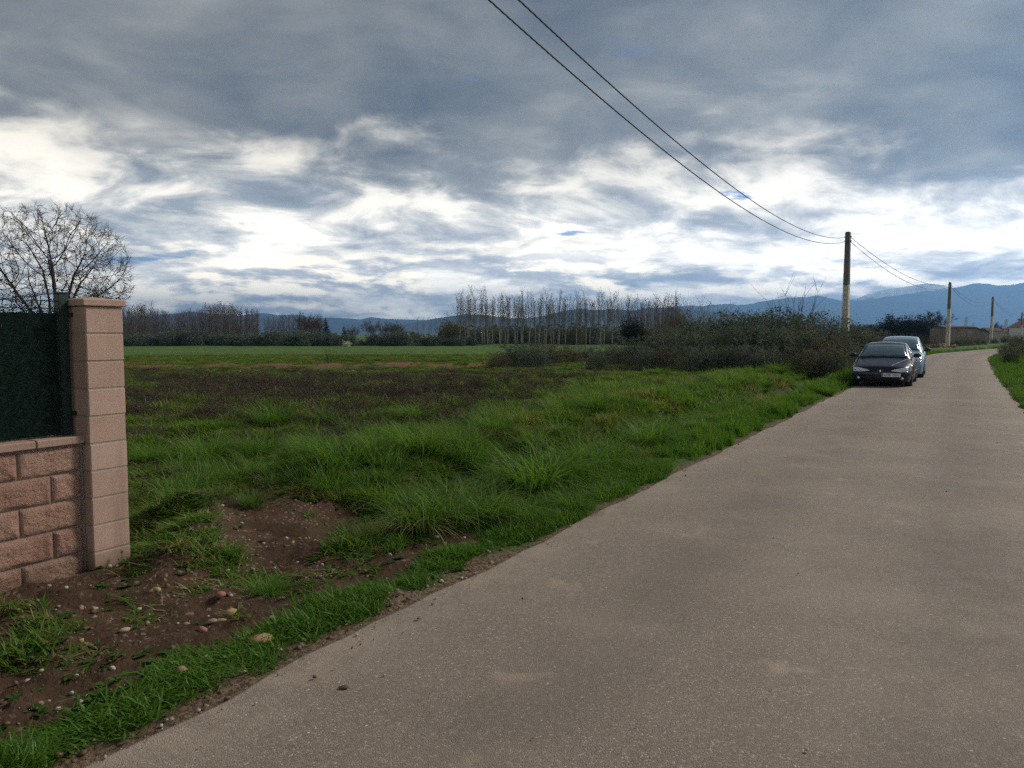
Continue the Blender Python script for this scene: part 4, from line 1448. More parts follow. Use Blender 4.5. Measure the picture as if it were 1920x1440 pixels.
def bush_points(rng, n, rx, ry, h, clumps=26, shell=0.55):
    """points in uneven clumps over a mound of the given half widths and height"""
    th = rng.random(clumps) * 6.28; ph = rng.random(clumps)
    rad = shell + (1 - shell) * rng.random(clumps)
    cx = rx * rad * np.cos(th) * np.sqrt(1 - ph ** 2 * .85); cy = ry * rad * np.sin(th) * np.sqrt(1 - ph ** 2 * .85); cz = h * (0.10 + 0.80 * ph * (0.7 + .45 * rng.random(clumps)))
    k = rng.integers(0, clumps, n)
    sp = (0.13 + 0.15 * rng.random(clumps))[k][:, None]
    p = np.stack([cx[k], cy[k], cz[k]], 1) + rng.normal(0, 1, (n, 3)) * sp * np.array([rx, ry, h * .8])
    fill = rng.random(n) < 0.38
    t2 = rng.random(n) * 6.28; rr = np.sqrt(rng.random(n)); zz = rng.random(n)
    q = np.stack([rx * .9 * rr * np.cos(t2), ry * .9 * rr * np.sin(t2), h * .78 * zz * np.sqrt(np.clip(1 - rr ** 2 * .9, 0, 1))], 1)
    p = np.where(fill[:, None], q, p)
    p[:, 2] = np.abs(p[:, 2]) + 0.02
    return p


def bramble(rng, rx=1.6, ry=1.3, h=1.7, n=4600, leaf=0.044, canes=64):
    tw = MB()
    extra = []
    for k in range(canes):
        th = rng.random() * 6.28; r = 0.7 * math.sqrt(rng.random())
        a = np.array([rx * r * math.cos(th), ry * r * math.sin(th), 0.0])
        out = rng.random() * 6.28; reach = 0.4 + 1.1 * rng.random(); top = h * (0.65 + .75 * rng.random() ** 1.5)
        s = np.linspace(0, 1, 7)[:, None]
        b = a + np.array([math.cos(out), math.sin(out), 0]) * reach * s ** 1.3 + np.array([0, 0, 1]) * top * (1.9 * s - 1.05 * s ** 2.2) + rng.normal(0, .03, (7, 3)) * s
        b[:, 2] = np.maximum(b[:, 2], 0)
        tw.tube(b, np.linspace(0.009, 0.004, 7), 3, cap=False)
        for q in b[2:]:
            extra.append(q + rng.normal(0, .06, (9, 3)))
    p = np.concatenate([bush_points(rng, n, rx, ry, h)] + extra)
    p[:, 2] = np.abs(p[:, 2]) + .01
    V, F = leaf_cloud(rng, p, leaf, .7, .2)
    return mesh_np('foliage', V, F), tw.mesh('canes')


def twiggy(rng, rx=1.2, ry=1.2, h=1.6, stems=60, leaf=0.03, leaves=900, rt=0.007):
    """leafless thicket: many fine upright twigs, few leaves"""
    tw = MB()
    for k in range(stems):
        th = rng.random() * 6.28; r = math.sqrt(rng.random())
        a = np.array([rx * .6 * r * math.cos(th), ry * .6 * r * math.sin(th), 0.0])
        d = np.array([math.cos(th) * .35 * r, math.sin(th) * .35 * r, 1]) + rng.normal(0, .15, 3)
        L = h * (0.55 + 0.5 * rng.random())
        b = limb(rng, a, d, L, 5, .1, .03)
        tw.tube(b, np.linspace(rt * 1.4, rt * .6, 5), 3, cap=False)
        for m in range(7):
            j = rng.integers(1, 5)
            t = limb(rng, b[j], unit(b[j] - b[j - 1]) + rng.normal(0, .55, 3), L * (.15 + .25 * rng.random()), 3, .1, .03)
            tw.tube(t, [rt * .8, rt * .6, rt * .4], 3, cap=False)
    V, F = leaf_cloud(rng, bush_points(rng, leaves, rx, ry, h * .85), leaf, .6)
    return mesh_np('foliage', V, F), tw.mesh('twigs')


def conifer(rng, H, R):
    tr = MB(); pts = limb(rng, np.zeros(3), np.array([0, 0, 1.0]), H, 6, .01, .02)
    tr.tube(pts, np.linspace(H * .02, .02, 6), 6)
    P = []
    nl = 15
    for k in range(nl):
        z = H * (0.12 + .86 * k / nl); r = R * (1 - k / nl) ** 0.85 + .05
        nb = 9 if k < 10 else 6
        for j in range(nb):
            th = rng.random() * 6.28; L = r * (.65 + .5 * rng.random())
            s = np.sqrt(rng.random(70))
            p = np.stack([L * s * math.cos(th), L * s * math.sin(th), z - L * .28 * s ** 1.5 + .12 * L * s ** 3], 1) + rng.normal(0, .07 * r + .03, (70, 3))
            P.append(p)
    V, F = leaf_cloud(rng, np.concatenate(P), .10 * H / 8, .6, .3, .35)
    return tr.mesh('trunk', True), mesh_np('crown', V, F)


def roundtree(rng, H, R, n=9000, leaf=.10, low=.22):
    tr = MB(); tr.tube(limb(rng, np.zeros(3), np.array([0, 0, 1.0]), H * .6, 5, .04, .05), np.linspace(H * .03, H * .012, 5), 6)
    p = bush_points(rng, n, R, R, H * (1 - low), 34, .5); p[:, 2] += H * low
    V, F = leaf_cloud(rng, p, leaf, .6)
    return tr.mesh('trunk', True), mesh_np('crown', V, F)


BARK = bark_mat('dark_bark', (0.035, 0.028, 0.022), (0.075, 0.062, 0.050))
TWIG = bark_mat('twig_bark', (0.075, 0.062, 0.050), (0.135, 0.112, 0.092))  # lightened so far crowns look hazy; the haze is in the colour
TWIGBROWN = bark_mat('brown_twigs', (0.075, 0.050, 0.034), (0.13, 0.090, 0.062))


def poplar_bark():
    m, g, out = mat_new('poplar_bark')
    P = coords(g); z = g.sep(P)[2]
    n = g.noise(g.vscale(P, (2.0, 2.0, 0.6)), 2.0, 4.0, .6)
    c = g.mix(g.step(g.add(z, g.mul(n, 2.0)), 2.6, 7.0), (0.26, 0.235, 0.20), (0.12, 0.10, 0.08))  # upper tone lightened for a hazier look
    c = g.mix(g.step(n, .5, .7, 0.0, .5), c, (0.10, .085, .066))
    principled(g, out, c, .9)
    return m


POPBARK = poplar_bark()
BRAMBLE = leaf_mat('bramble_leaves', [(0.056, 0.076, 0.066), (0.082, 0.108, 0.092), (0.115, 0.138, 0.112), (0.150, 0.150, 0.120)], 0.28, 0.8)  # bluish grey veil of haze is put into the leaf colour
OLIVE = leaf_mat('olive_leaves', [(0.030, 0.042, 0.022), (0.046, 0.060, 0.030), (0.075, 0.082, 0.042)], 0.25, 0.8)
BRAMBLE_BROWN = leaf_mat('withered_bramble_leaves', [(0.070, 0.068, 0.052), (0.105, 0.094, 0.070), (0.145, 0.120, 0.088), (0.120, 0.130, 0.095)], 0.28, 0.8)
DARKLEAF = leaf_mat('evergreen_leaves', [(0.009, 0.016, 0.011), (0.014, 0.024, 0.015), (0.022, 0.034, 0.020)], 0.12, 0.8)
BUDLEAF = leaf_mat('spring_buds', [(0.060, 0.062, 0.026), (0.085, 0.092, 0.036), (0.115, 0.115, 0.050)], 0.3, 0.8)
BLOSSOM = leaf_mat('white_blossom', [(0.45, 0.45, 0.40), (0.60, 0.60, 0.55)], 0.3, 1.0)


def hz(x, y):
    return float(height(np.array([float(x)]), np.array([float(y)]))[0])


def plant(kind, name, pos, s, label, cat, group, names, mats, rz=None, rng=RNG, sz=None):
    """one tree or bush: an empty at the foot with its meshes as parts"""
    e = empty(name, (pos[0], pos[1], hz(pos[0], pos[1]) - 0.03 * s), rng.random() * 6.28 if rz is None else rz, (s, s, s * (sz or 1.0)))
    for me, nm, mt in zip(kind, names, mats):
        obj(nm, me, mt, e)
    tag(e, label, cat, group)
    return e


def build_trees():
    rng = np.random.default_rng(101)
    # large bare tree behind the fence
    big = grown_tree(rng, 8.6, dome(rng, 2300, 4.0, 4.9, 3.75, 2.7, .20), 1.5, .15, 1.2, .27, .0062, .21, 5, .46, 1.88, 11, 1.0)
    p = at_depth(103, 600, 40)
    plant(big, 'bare_tree', p, 1.0, 'large spreading bare tree with a rounded crown behind the green fence', 'tree', None, ('trunk', 'crown'), (BARK, BARK), rz=0.6)
    small = spreading(rng, 5.0, 4, 0.2, 0.08, 5, 0.5, 0.012)
    p = at_depth(178, 600, 62)
    plant(small, 'bare_tree', p, 1.0, 'small bare tree showing just over the capstone of the pillar', 'tree', None, ('trunk', 'crown'), (TWIG, TWIG))

    pk = [poplar(rng, 12.0, 1.0, .36, .62, .011) for _ in range(7)]
    bk = [poplar(rng, 11.0, 1.5, .14, .75, .0125) for _ in range(7)]
    # poplar plantation: rows running away from the field edge
    done = 0
    for row in range(9):
        for k in range(30):
            px0 = 858 + 15.2 * k + rng.normal(0, 3.0) - row * 2.0
            D = 160 + row * 9.0 + k * 0.6 + rng.normal(0, 1.2)
            x = (px0 - 960) / FPX * 160 + row * 2.3 * 0 + k * 0.06 * row
            pos = (x * (1 + row * 0.012), D)
            ppx, _ = to_px(pos[0], pos[1], 0)
            if ppx > 1345 or rng.random() < 0.12:
                continue
            s = (0.84 + 0.24 * rng.random()) * (1.0 if k < 8 else 0.98)
            if row == 0 and k < 18:
                lab = 'tall bare poplar with a pale trunk in the front row of the plantation'
                grp = 'front row of the poplar plantation'
            else:
                lab = 'slender bare poplar in the inner rows %s' % ('towards the open field end of the plantation' if ppx < 1010 else ('in the middle of the plantation' if ppx < 1170 else 'behind the round evergreen and the brambles'))
                grp = 'inner rows of the poplar plantation'
            plant(pk[rng.integers(0, 7)], 'poplar_tree', pos, s, lab, 'tree', grp, ('trunk', 'crown'), (POPBARK, TWIG), rng=rng)
            done += 1
    for k in range(9):
        px = 788 + 8.0 * k + rng.normal(0, 2); D = 235 + rng.normal(0, 6)
        plant(pk[rng.integers(0, 7)], 'poplar_tree', at_depth(px, 640, D), 0.62 + .10 * rng.random(), 'short bare poplar in the thin group before the tall plantation', 'tree', 'short poplars before the plantation', ('trunk', 'crown'), (POPBARK, TWIG), rng=rng)
    # dense bare wood beyond the field
    tops = [(150, 572), (232, 577), (262, 574), (290, 580), (320, 586), (345, 583), (375, 580), (392, 572), (430, 574), (455, 579), (486, 582)]
    tx = np.array([a for a, _ in tops]); ty = np.array([b for _, b in tops])
    for k in range(185):
        px = 205 + 281 * (k + rng.random()) / 185; D = 172 + 26 * rng.random()
        top = np.interp(px, tx, ty) + rng.normal(3, 4)
        pos = at_depth(px, 640, D)
        H = EYE + (625 - top) / FPX * D - hz(pos[0], pos[1])
        brown = px < 300 and rng.random() < .6
        plant(bk[rng.integers(0, 7)], 'wood_tree', pos, H / 11.0, ('brownish slim bare tree of the far wood close beside the pillar' if px < 300 else ('slim bare tree in the lower middle of the far wood' if px < 385 else 'slim bare tree in the tallest stand of the far wood')), 'tree', 'dense bare wood beyond the field', ('trunk', 'crown'), (TWIG, TWIGBROWN if brown else TWIG), rng=rng)
    for k in range(48):
        px = 496 + 108 * (k + rng.random()) / 48; D = 178 + 24 * rng.random()
        pos = at_depth(px, 640, D)
        H = EYE + (625 - (592 + rng.normal(2, 3) + 3 * math.sin(px * .09))) / FPX * D - hz(pos[0], pos[1])
        plant(bk[rng.integers(0, 7)], 'wood_tree', pos, H / 11.0, 'lower bare tree in the copse beside the dense wood', 'tree', 'lower copse beside the wood', ('trunk', 'crown'), (TWIG, TWIGBROWN if px > 520 else TWIG), rng=rng)
    # single trees of the far hedge line
    con = conifer(rng, 8.0, 2.1)
    for px, top, D, kind, lab in ((611, 594, 175, con, 'dark pointed fir standing above the far hedge'), (645, 609, 182, con, 'small dark fir beside the blossoming bush')):
        pos = at_depth(px, 640, D); H = EYE + (625 - top) / FPX * D - hz(pos[0], pos[1])
        plant(kind, 'fir_tree', pos, H / 8.0, lab, 'tree', None, ('trunk', 'crown'), (BARK, DARKLEAF), rng=rng)
    sp = [spreading(rng, 6.0, 4, 0.2, 0.09, 6, 0.55, 0.02) for _ in range(3)]
    for px, top, D, lab, mt in ((572, 597, 170, 'round reddish brown bare tree next to the dark fir', TWIGBROWN), (593, 598, 172, 'leafy grey green tree between the brown tree and the fir', TWIG), (696, 606, 185, 'round bare tree rising from the low far hedge', TWIG),
                                (722, 608, 185, 'second round bare tree on the low far hedge', TWIG), (738, 611, 185, 'third round bare tree on the low far hedge', TWIG), (751, 611, 190, 'last small bare tree on the low far hedge before the poplars', TWIG), (661, 615, 185, 'tiny bare tree above the blossoming bush', TWIG)):
        pos = at_depth(px, 640, D); H = EYE + (625 - top) / FPX * D - hz(pos[0], pos[1])
        plant(sp[rng.integers(0, 3)], 'bare_tree', pos, H / 6.0, lab, 'tree', None, ('trunk', 'crown'), (TWIG, mt), rng=rng)
    # budding willows under the poplars
    wil = [roundtree(rng, 4.0, 1.9, 3800, .11, .05) for _ in range(3)]
    for px, top, D in ((838, 604, 172), (848, 608, 168), (862, 612, 178), (925, 612, 195), (1078, 610, 175), (985, 615, 190), (1262, 592, 120), (1280, 598, 118), (1245, 602, 122)):
        pos = at_depth(px, 640, D); H = EYE + (625 - top) / FPX * D - hz(pos[0], pos[1])
        plant(wil[rng.integers(0, 3)], 'willow_bush', pos, H / 4.0, 'rounded willow bush with green buds among the poplar trunks' if px < 1100 else 'greenish budding willow behind the bramble hedge', 'bush', 'willows among the poplars' if px < 1100 else 'willows behind the hedge', ('trunk', 'crown'), (TWIG, BUDLEAF), rng=rng)
    # far hedge along the end of the field
    hb = [bramble(rng, 2.2, 1.6, 2.2, 2600, .11, 20) for _ in range(4)]
    for k in range(74):
        px = 200 + 690 * (k + .6 * rng.random()) / 74; D = 158 + 8 * rng.random()
        top = 628 + 4 * math.sin(px * .031) + rng.normal(0, 2.5) + (4 if px > 670 else 0)
        if 655 < px < 690 and rng.random() < .5:
            continue
        pos = at_depth(px, 640, D); H = EYE + (625 - top) / FPX * D - hz(pos[0], pos[1])
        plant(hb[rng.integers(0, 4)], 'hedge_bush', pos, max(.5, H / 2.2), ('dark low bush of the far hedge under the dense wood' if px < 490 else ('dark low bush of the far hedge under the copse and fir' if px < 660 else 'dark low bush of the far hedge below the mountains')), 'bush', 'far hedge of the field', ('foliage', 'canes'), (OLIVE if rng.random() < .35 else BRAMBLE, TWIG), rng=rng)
    for k in range(60):
        px = 840 + 470 * (k + .6 * rng.random()) / 60; D = 180 + 40 * rng.random()
        pos = at_depth(px, 640, D); H = EYE + (625 - (617 + rng.normal(2, 4))) / FPX * D - hz(pos[0], pos[1])
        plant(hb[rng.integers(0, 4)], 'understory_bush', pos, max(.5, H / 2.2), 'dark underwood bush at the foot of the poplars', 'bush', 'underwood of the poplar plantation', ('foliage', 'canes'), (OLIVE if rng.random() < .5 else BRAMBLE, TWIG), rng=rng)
    q = bramble(rng, 1.3, 1.1, 1.7, 1500, .10, 16)
    pos = at_depth(651, 640, 152)
    plant(q, 'blossoming_bush', pos, .62, 'small bush in white blossom in front of the far hedge', 'bush', None, ('foliage', 'canes'), (BLOSSOM, TWIG), rng=rng)
    # dark round tree beyond the brambles
    rt = roundtree(rng, 3.4, 1.55, 9000, .085, .18)
    plant(rt, 'evergreen_tree', at_depth(1190, 640, 88), 1.0, 'dark round evergreen tree rising behind the bramble hedge', 'tree', None, ('trunk', 'crown'), (BARK, DARKLEAF), rng=rng)
    # bare shoots over the brambles
    sh = [twiggy(rng, 1.3, 1.2, 4.4, 26, .03, 60, .014) for _ in range(3)]
    plant(sh[0], 'bare_sapling', at_depth(1488, 640, 50), 1.0, 'cluster of tall bare saplings rising above the bramble hedge', 'sapling', None, ('foliage', 'twigs'), (BUDLEAF, BARK), rng=rng)
    for px, top, D in ((1215, 572, 92), (1262, 566, 84), (1285, 570, 80), (1308, 566, 78), (1330, 572, 80), (1352, 585, 72), (1242, 578, 88), (1375, 592, 70), (1400, 596, 64)):
        pos = at_depth(px, 640, D); H = EYE + (625 - top) / FPX * D - hz(pos[0], pos[1])
        plant(sh[rng.integers(0, 3)], 'bare_sapling', pos, H / 4.6, 'clump of thin bare saplings behind the bramble hedge', 'sapling', 'bare saplings behind the hedge', ('foliage', 'twigs'), (BUDLEAF, TWIG), rng=rng)


def build_bushes():
    rng = np.random.default_rng(202)
    bk = [bramble(rng) for _ in range(5)]
    tk = [twiggy(rng) for _ in range(4)]
    # px, top py, distance, stretch
    spec = []
    for px, top, D in ((935, 662, 36), (965, 650, 37), (1000, 643, 38), (1035, 648, 39), (1070, 650, 41), (1105, 652, 42), (1000, 655, 35.5)):
        spec.append((px, top, D, 'low bramble bush at the thin end of the hedge towards the field'))
    for px, top, D in ((1120, 660, 34), (1165, 655, 33.5), (1210, 652, 33), (1255, 650, 32.5), (1300, 655, 31), (1345, 652, 30.5), (1390, 650, 30), (1435, 652, 29.5), (1478, 655, 29), (1518, 658, 28.5), (1552, 662, 28.2), (1580, 664, 28.6)):
        spec.append((px, top, D, 'grey green bramble bush in the front of the thick hedge beside the grass'))
    for px, top, D in ((1150, 648, 38), (1195, 636, 38), (1240, 632, 38), (1285, 625, 38), (1330, 622, 37), (1375, 618, 36), (1420, 615, 36), (1465, 617, 35), (1510, 625, 35), (1550, 635, 34), (1590, 645, 34), (1612, 655, 32)):
        spec.append((px, top, D, 'dense bramble bush in the middle of the thick hedge'))
    for px, top, D in ((1255, 617, 48), (1300, 610, 47), (1345, 602, 47), (1385, 598, 46), (1420, 590, 46), (1448, 586, 45), (1480, 596, 45), (1515, 600, 46), (1550, 606, 46), (1600, 618, 46), (1630, 625, 46)):
        spec.append((px, top, D, 'high bramble bush at the top of the thick hedge'))
    for px, top, D in ((1570, 612, 60), (1610, 616, 62), (1640, 622, 64), (1668, 626, 66), (1695, 625, 70), (1722, 628, 74), (1745, 630, 80), (1650, 632, 58)):
        spec.append((px, top, D, 'brownish thicket behind the parked cars'))
    for px, top, D in ((1795, 634, 98), (1812, 632, 100), (1828, 634, 104), (1843, 636, 108), (1780, 638, 95), (1865, 634, 118), (1885, 630, 124), (1903, 630, 128)):
        spec.append((px, top, D, 'dark low bush along the far bend of the road'))
    for px, top, D in ((1893, 645, 46), (1908, 638, 44), (1935, 640, 42), (1902, 652, 39), (1922, 652, 35), (1960, 645, 36), (1985, 635, 38), (1915, 632, 60), (1945, 628, 62), (1885, 650, 52)):
        spec.append((px, top, D, 'brown weedy bush on the verge across the road from the cars'))
    for k, (px, top, D, lab) in enumerate(spec):
        pos = at_depth(px, 640, D)
        z = hz(pos[0], pos[1])
        H = EYE + (625 - top) / FPX * D - z
        thin = ('thicket' in lab and rng.random() < .75) or ('weedy' in lab and rng.random() < .6) or ('front' in lab and rng.random() < .25)
        if thin:
            kd = tk[rng.integers(0, 4)]; s = max(.35, H / 1.62); nm = ('foliage', 'twigs'); mt = (OLIVE, TWIGBROWN if 'brown' in lab else TWIG); name = 'thicket_bush'
        else:
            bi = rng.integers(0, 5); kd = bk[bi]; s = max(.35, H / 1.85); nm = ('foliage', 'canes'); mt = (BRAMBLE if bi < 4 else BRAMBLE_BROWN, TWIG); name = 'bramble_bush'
        plant(kd, name, pos, s, lab, 'bush', lab.replace('bush', 'bushes'), nm, mt, rng=rng, sz=1.0)
    # evergreens beyond the cars
    con = [conifer(rng, 8.0, 2.4) for _ in range(3)]
    for px, top, D, lab in ((1664, 585, 150, 'tallest dark spruce behind the parked cars'), (1671, 588, 152, 'dark spruce right beside the tallest one'), (1682, 592, 151, 'narrow dark spruce next to the clipped evergreens')):
        pos = at_depth(px, 640, D); H = EYE + (625 - top) / FPX * D - hz(pos[0], pos[1])
        plant(con[rng.integers(0, 3)], 'spruce_tree', pos, H / 8.0, lab, 'tree', None, ('trunk', 'crown'), (BARK, DARKLEAF), rng=rng)
    rt = [roundtree(rng, 4.6, 2.0, 5000, .13, .05) for _ in range(3)]
    for px, top, D in ((1655, 603, 152), (1676, 602, 150), (1695, 600, 148), (1708, 599, 146), (1722, 599, 146), (1736, 602, 146), (1748, 608, 146)):
        pos = at_depth(px, 640, D); H = EYE + (625 - top) / FPX * D - hz(pos[0], pos[1])
        plant(rt[rng.integers(0, 3)], 'evergreen_tree', pos, H / 4.6, 'broad dark evergreen in the grove beyond the cars', 'tree', 'evergreen grove beyond the cars', ('trunk', 'crown'), (BARK, DARKLEAF), rng=rng)
    for k in range(34):
        px = 1592 + 66 * (k + rng.random()) / 34; D = 290 + 25 * rng.random()
        pos = at_depth(px, 640, D); H = EYE + (625 - (603 + rng.normal(0, 1.6))) / FPX * D
        plant(con[rng.integers(0, 3)], 'pine_tree', pos, H / 8.0, 'small dark conifer in the far belt at the foot of the mountains', 'tree', 'far conifer belt', ('trunk', 'crown'), (BARK, DARKLEAF), rng=rng)
    st = spreading(rng, 5.0, 4, 0.3, 0.12, 6, 0.8, 0.02)
    plant(st, 'bare_tree', at_depth(1749, 640, 138), 1.08, 'bare gnarled tree beside the evergreen grove and the shed', 'tree', None, ('trunk', 'crown'), (BARK, BARK), rng=rng)
    st2 = spreading(rng, 5.0, 4, 0.3, 0.12, 6, 0.8, 0.04)
    for px, top, D, lab in ((1868, 612, 260, 'small bare tree by the far roofs'), (1902, 610, 230, 'bare tree close to the white house'), (1930, 590, 225, 'taller bare tree behind the white house')):
        pos = at_depth(px, 640, D); H = EYE + (625 - top) / FPX * D
        plant(st2, 'bare_tree', pos, H / 5.0, lab, 'tree', None, ('trunk', 'crown'), (BARK, TWIG), rng=rng)
    # thin dead stem leaning in front of the brambles
    mb = MB(); p = at_depth(1437, 690, 27.6); z = hz(p[0], p[1])
    mb.tube([(p[0], p[1], z), (p[0] - .08, p[1] + .02, z + .7), (p[0] - .20, p[1] + .05, z + 1.3)], [.018, .015, .008], 5)
    tag(mb.build('dead_stem', MATS['straw_blades']), 'pale dead stem leaning in front of the bramble hedge', 'stem')
    # a few upright stalks in the field
    for px, py, hh, lab in ((620, 684, .95, 'lone clump of upright dark stalks by the red ploughed strip'), (1040, 745, .75, 'dark upright weed clump in the grass before the brambles'), (1100, 735, .7, 'thin dark weed clump near the hedge'), (495, 835, .38, 'dark dead dock plant in the near field')):
        p = ground_at(px, py)
        me = twiggy(rng, .35, .35, hh, 9, .02, 30, .006 if hh < 1 else .012)
        e = empty('weed_clump', (p[0], p[1], hz(p[0], p[1]) - .02), 0)
        obj('foliage', me[0], STALK, e); obj('stalks', me[1], STALK, e)
        tag(e, lab, 'weed')
    # sprig at the foot of the pillar
    mb = MB(); a = ROAD_NRM * .05 + ROAD_DIR * .16
    b = np.array([WALL_O[0] + a[0], WALL_O[1] + a[1], hz(WALL_O[0] + a[0], WALL_O[1] + a[1])])
    e = empty('sprig', tuple(b))
    mb.tube([(0, 0, -.02), (.005, 0, .05), (.002, .004, .115)], [.0025, .002, .0012], 4)
    mb.build('stem', WEEDLEAF, e)
    P = np.array([(0, 0, .11), (0, .01, .10), (.01, 0, .095), (-.012, 0, .09), (.02, 0, .045), (-.02, 0, .05), (.015, .01, .02), (-.018, .008, .015)])
    V, F = leaf_cloud(rng, P, .014, .3, .3, .7); obj('leaves', mesh_np('leaves', V, F), WEEDLEAF, e)
    tag(e, 'tiny weed sprig growing against the foot of the pillar', 'weed')


build_trees()
build_bushes()

# ------------------------------------------------------------------ mountains and haze
def mountain_mat(name, snow=None):
    m, g, out = mat_new(name)
    W = world_pos(g)
    n = g.noise(W, 0.0012, 6.0, .6); n2 = g.noise(W, 0.006, 5.0, .6)
    c = g.mix(g.step(n, .35, .65), (0.030, 0.042, 0.030), (0.062, 0.066, 0.048))
    c = g.mix(g.step(n2, .5, .7, 0.0, .5), c, (0.10, 0.095, 0.08))
    if snow:
        z = g.sep(W)[2]
        s = g.step(g.add(z, g.mul(g.sub(n2, .5), snow[1])), snow[0], snow[0] + 60)
        c = g.mix(s, c, (0.85, 0.87, 0.9))
    principled(g, out, c, .95, spec=.1)
    return m


def ridge(name, prof, D, mat, seed, thick=0.22, amp=0.10):
    pr = np.array(prof, float)
    pxs = np.linspace(pr[0, 0], pr[-1, 0], int((pr[-1, 0] - pr[0, 0]) / 5))
    top = np.interp(pxs, pr[:, 0], pr[:, 1])
    rows = np.array([-1, -.8, -.62, -.46, -.33, -.22, -.13, -.06, 0, .08, .2, .4, .7, 1.0])
    V = []
    for r in rows:
        d = D * (1 + thick * r)
        x = (pxs - 960) / FPX * d
        zt = (625 - top) / FPX * D + EYE
        f = (1 - abs(r)) ** 1.15
        nz = fbm(pxs * .022 + r * 1.2, np.full_like(pxs, r * 2.2 + seed), 1.0, 5, seed, .55) - .5
        z = zt * f * (1 + amp * 3.0 * nz * (abs(r) > 0)) + zt * .06 * (fbm(pxs * .11, np.full_like(pxs, seed + r * 3), 1.0, 3, seed + 2) - .5) * (.35 if r == 0 else 1)
        if abs(r) == 1:
            z = np.full_like(z, -6.0)
        V.append(np.column_stack([x, np.full_like(x, d) + D * .02 * nz, z]))
    nx = len(pxs)
    i = (np.arange(len(rows) - 1)[:, None] * nx + np.arange(nx - 1)[None, :]).ravel()
    return structure(obj(name, mesh_np(name, np.concatenate(V), np.stack([i, i + 1, i + nx + 1, i + nx], 1), True), mat))


def build_far():
    m1 = mountain_mat('forested_slopes'); m3 = mountain_mat('high_slopes', (560.0, 330.0)); m2 = mountain_mat('snowy_slopes', (400.0, 260.0))
    ridge('hills', [(-420, 604), (-200, 590), (0, 596), (150, 590), (230, 594), (310, 590), (350, 585), (400, 588), (450, 592), (500, 587), (522, 591), (564, 590), (587, 598), (616, 595), (650, 597), (681, 599), (697, 594.5), (725, 598), (785, 600), (880, 604), (1000, 606)], 8200, m1, 3)
    ridge('hills', [(760, 608), (820, 597), (859, 591), (875, 589), (911, 591), (966, 597.6), (997, 596), (1028, 591), (1054, 583), (1080, 579.7), (1119, 581), (1158, 580), (1184, 583), (1210, 578), (1262, 577), (1330, 583), (1420, 600)], 5200, m1, 5)
    ridge('mountains', [(1120, 598), (1200, 582), (1262, 575), (1291, 573), (1322, 574.6), (1354, 572), (1393, 572), (1443, 563), (1477, 559), (1510, 557.5), (1533, 554), (1547, 557.5), (1572, 564), (1593, 564), (1618, 563), (1640, 560), (1655, 557), (1701, 551), (1747, 546), (1777, 541), (1800, 537), (1828, 531), (1846, 533), (1861, 536), (1884, 536), (1920, 530), (2000, 531), (2100, 535), (2250, 540), (2450, 560)], 8800, m1, 7, .2)
    ridge('mountains', [(1480, 585), (1560, 566), (1593, 562), (1620, 553), (1640, 547), (1660, 543), (1700, 537), (1722, 533), (1745, 533), (1770, 537), (1800, 546), (1880, 560)], 9700, m2, 9, .10)
    # air
    mb = MB(); mb.box((-14200, -3200, -8), (14200, 15600, 700))
    m, g, out = mat_new('thin_haze')
    v = g.n.new('ShaderNodeVolumePrincipled')
    v.inputs['Color'].default_value = (0.24, 0.52, 1.0, 1)
    v.inputs['Density'].default_value = 1.4e-4
    v.inputs['Anisotropy'].default_value = 0.5
    g.l.new(v.outputs[0], out.inputs['Volume'])
    o = mb.build('haze', m)
    o['kind'] = 'stuff'; o['label'] = 'thin bluish haze over the whole valley'; o['category'] = 'haze'
    o.display_type = 'WIRE'


build_far()

# ------------------------------------------------------------------ power poles, cables, pylons
CONC = flat_mat('pole_concrete', (0.50, 0.47, 0.40), .9, 0, .22, 4.0, .2, .3)
CONCTOP = flat_mat('pole_head_concrete', (0.135, 0.125, 0.11), .9, 0, .25, 4.0, .2, .3)  # darker tone for the pole head
CABLE = flat_mat('cable_rubber', (0.022, 0.022, 0.024), .55, 0, .2, 10)
STEEL = flat_mat('grey_steel', (0.20, 0.21, 0.22), .5, .6, .15, 5)


def taper(mb, z0, z1, a0, a1, b0, b1, cx0=0.0, cx1=0.0, cy=0.0):
    """box from z0 to z1, half sizes a (x) and b (y) at foot and head"""
    v = []
    for z, a, b, c in ((z0, a0, b0, cx0), (z1, a1, b1, cx1)):
        v += [(c - a, cy - b, z), (c + a, cy - b, z), (c + a, cy + b, z), (c - a, cy + b, z)]
    mb.raw(v, [[0, 3, 2, 1], [4, 5, 6, 7], [0, 1, 5, 4], [1, 2, 6, 5], [2, 3, 7, 6], [3, 0, 4, 7]])


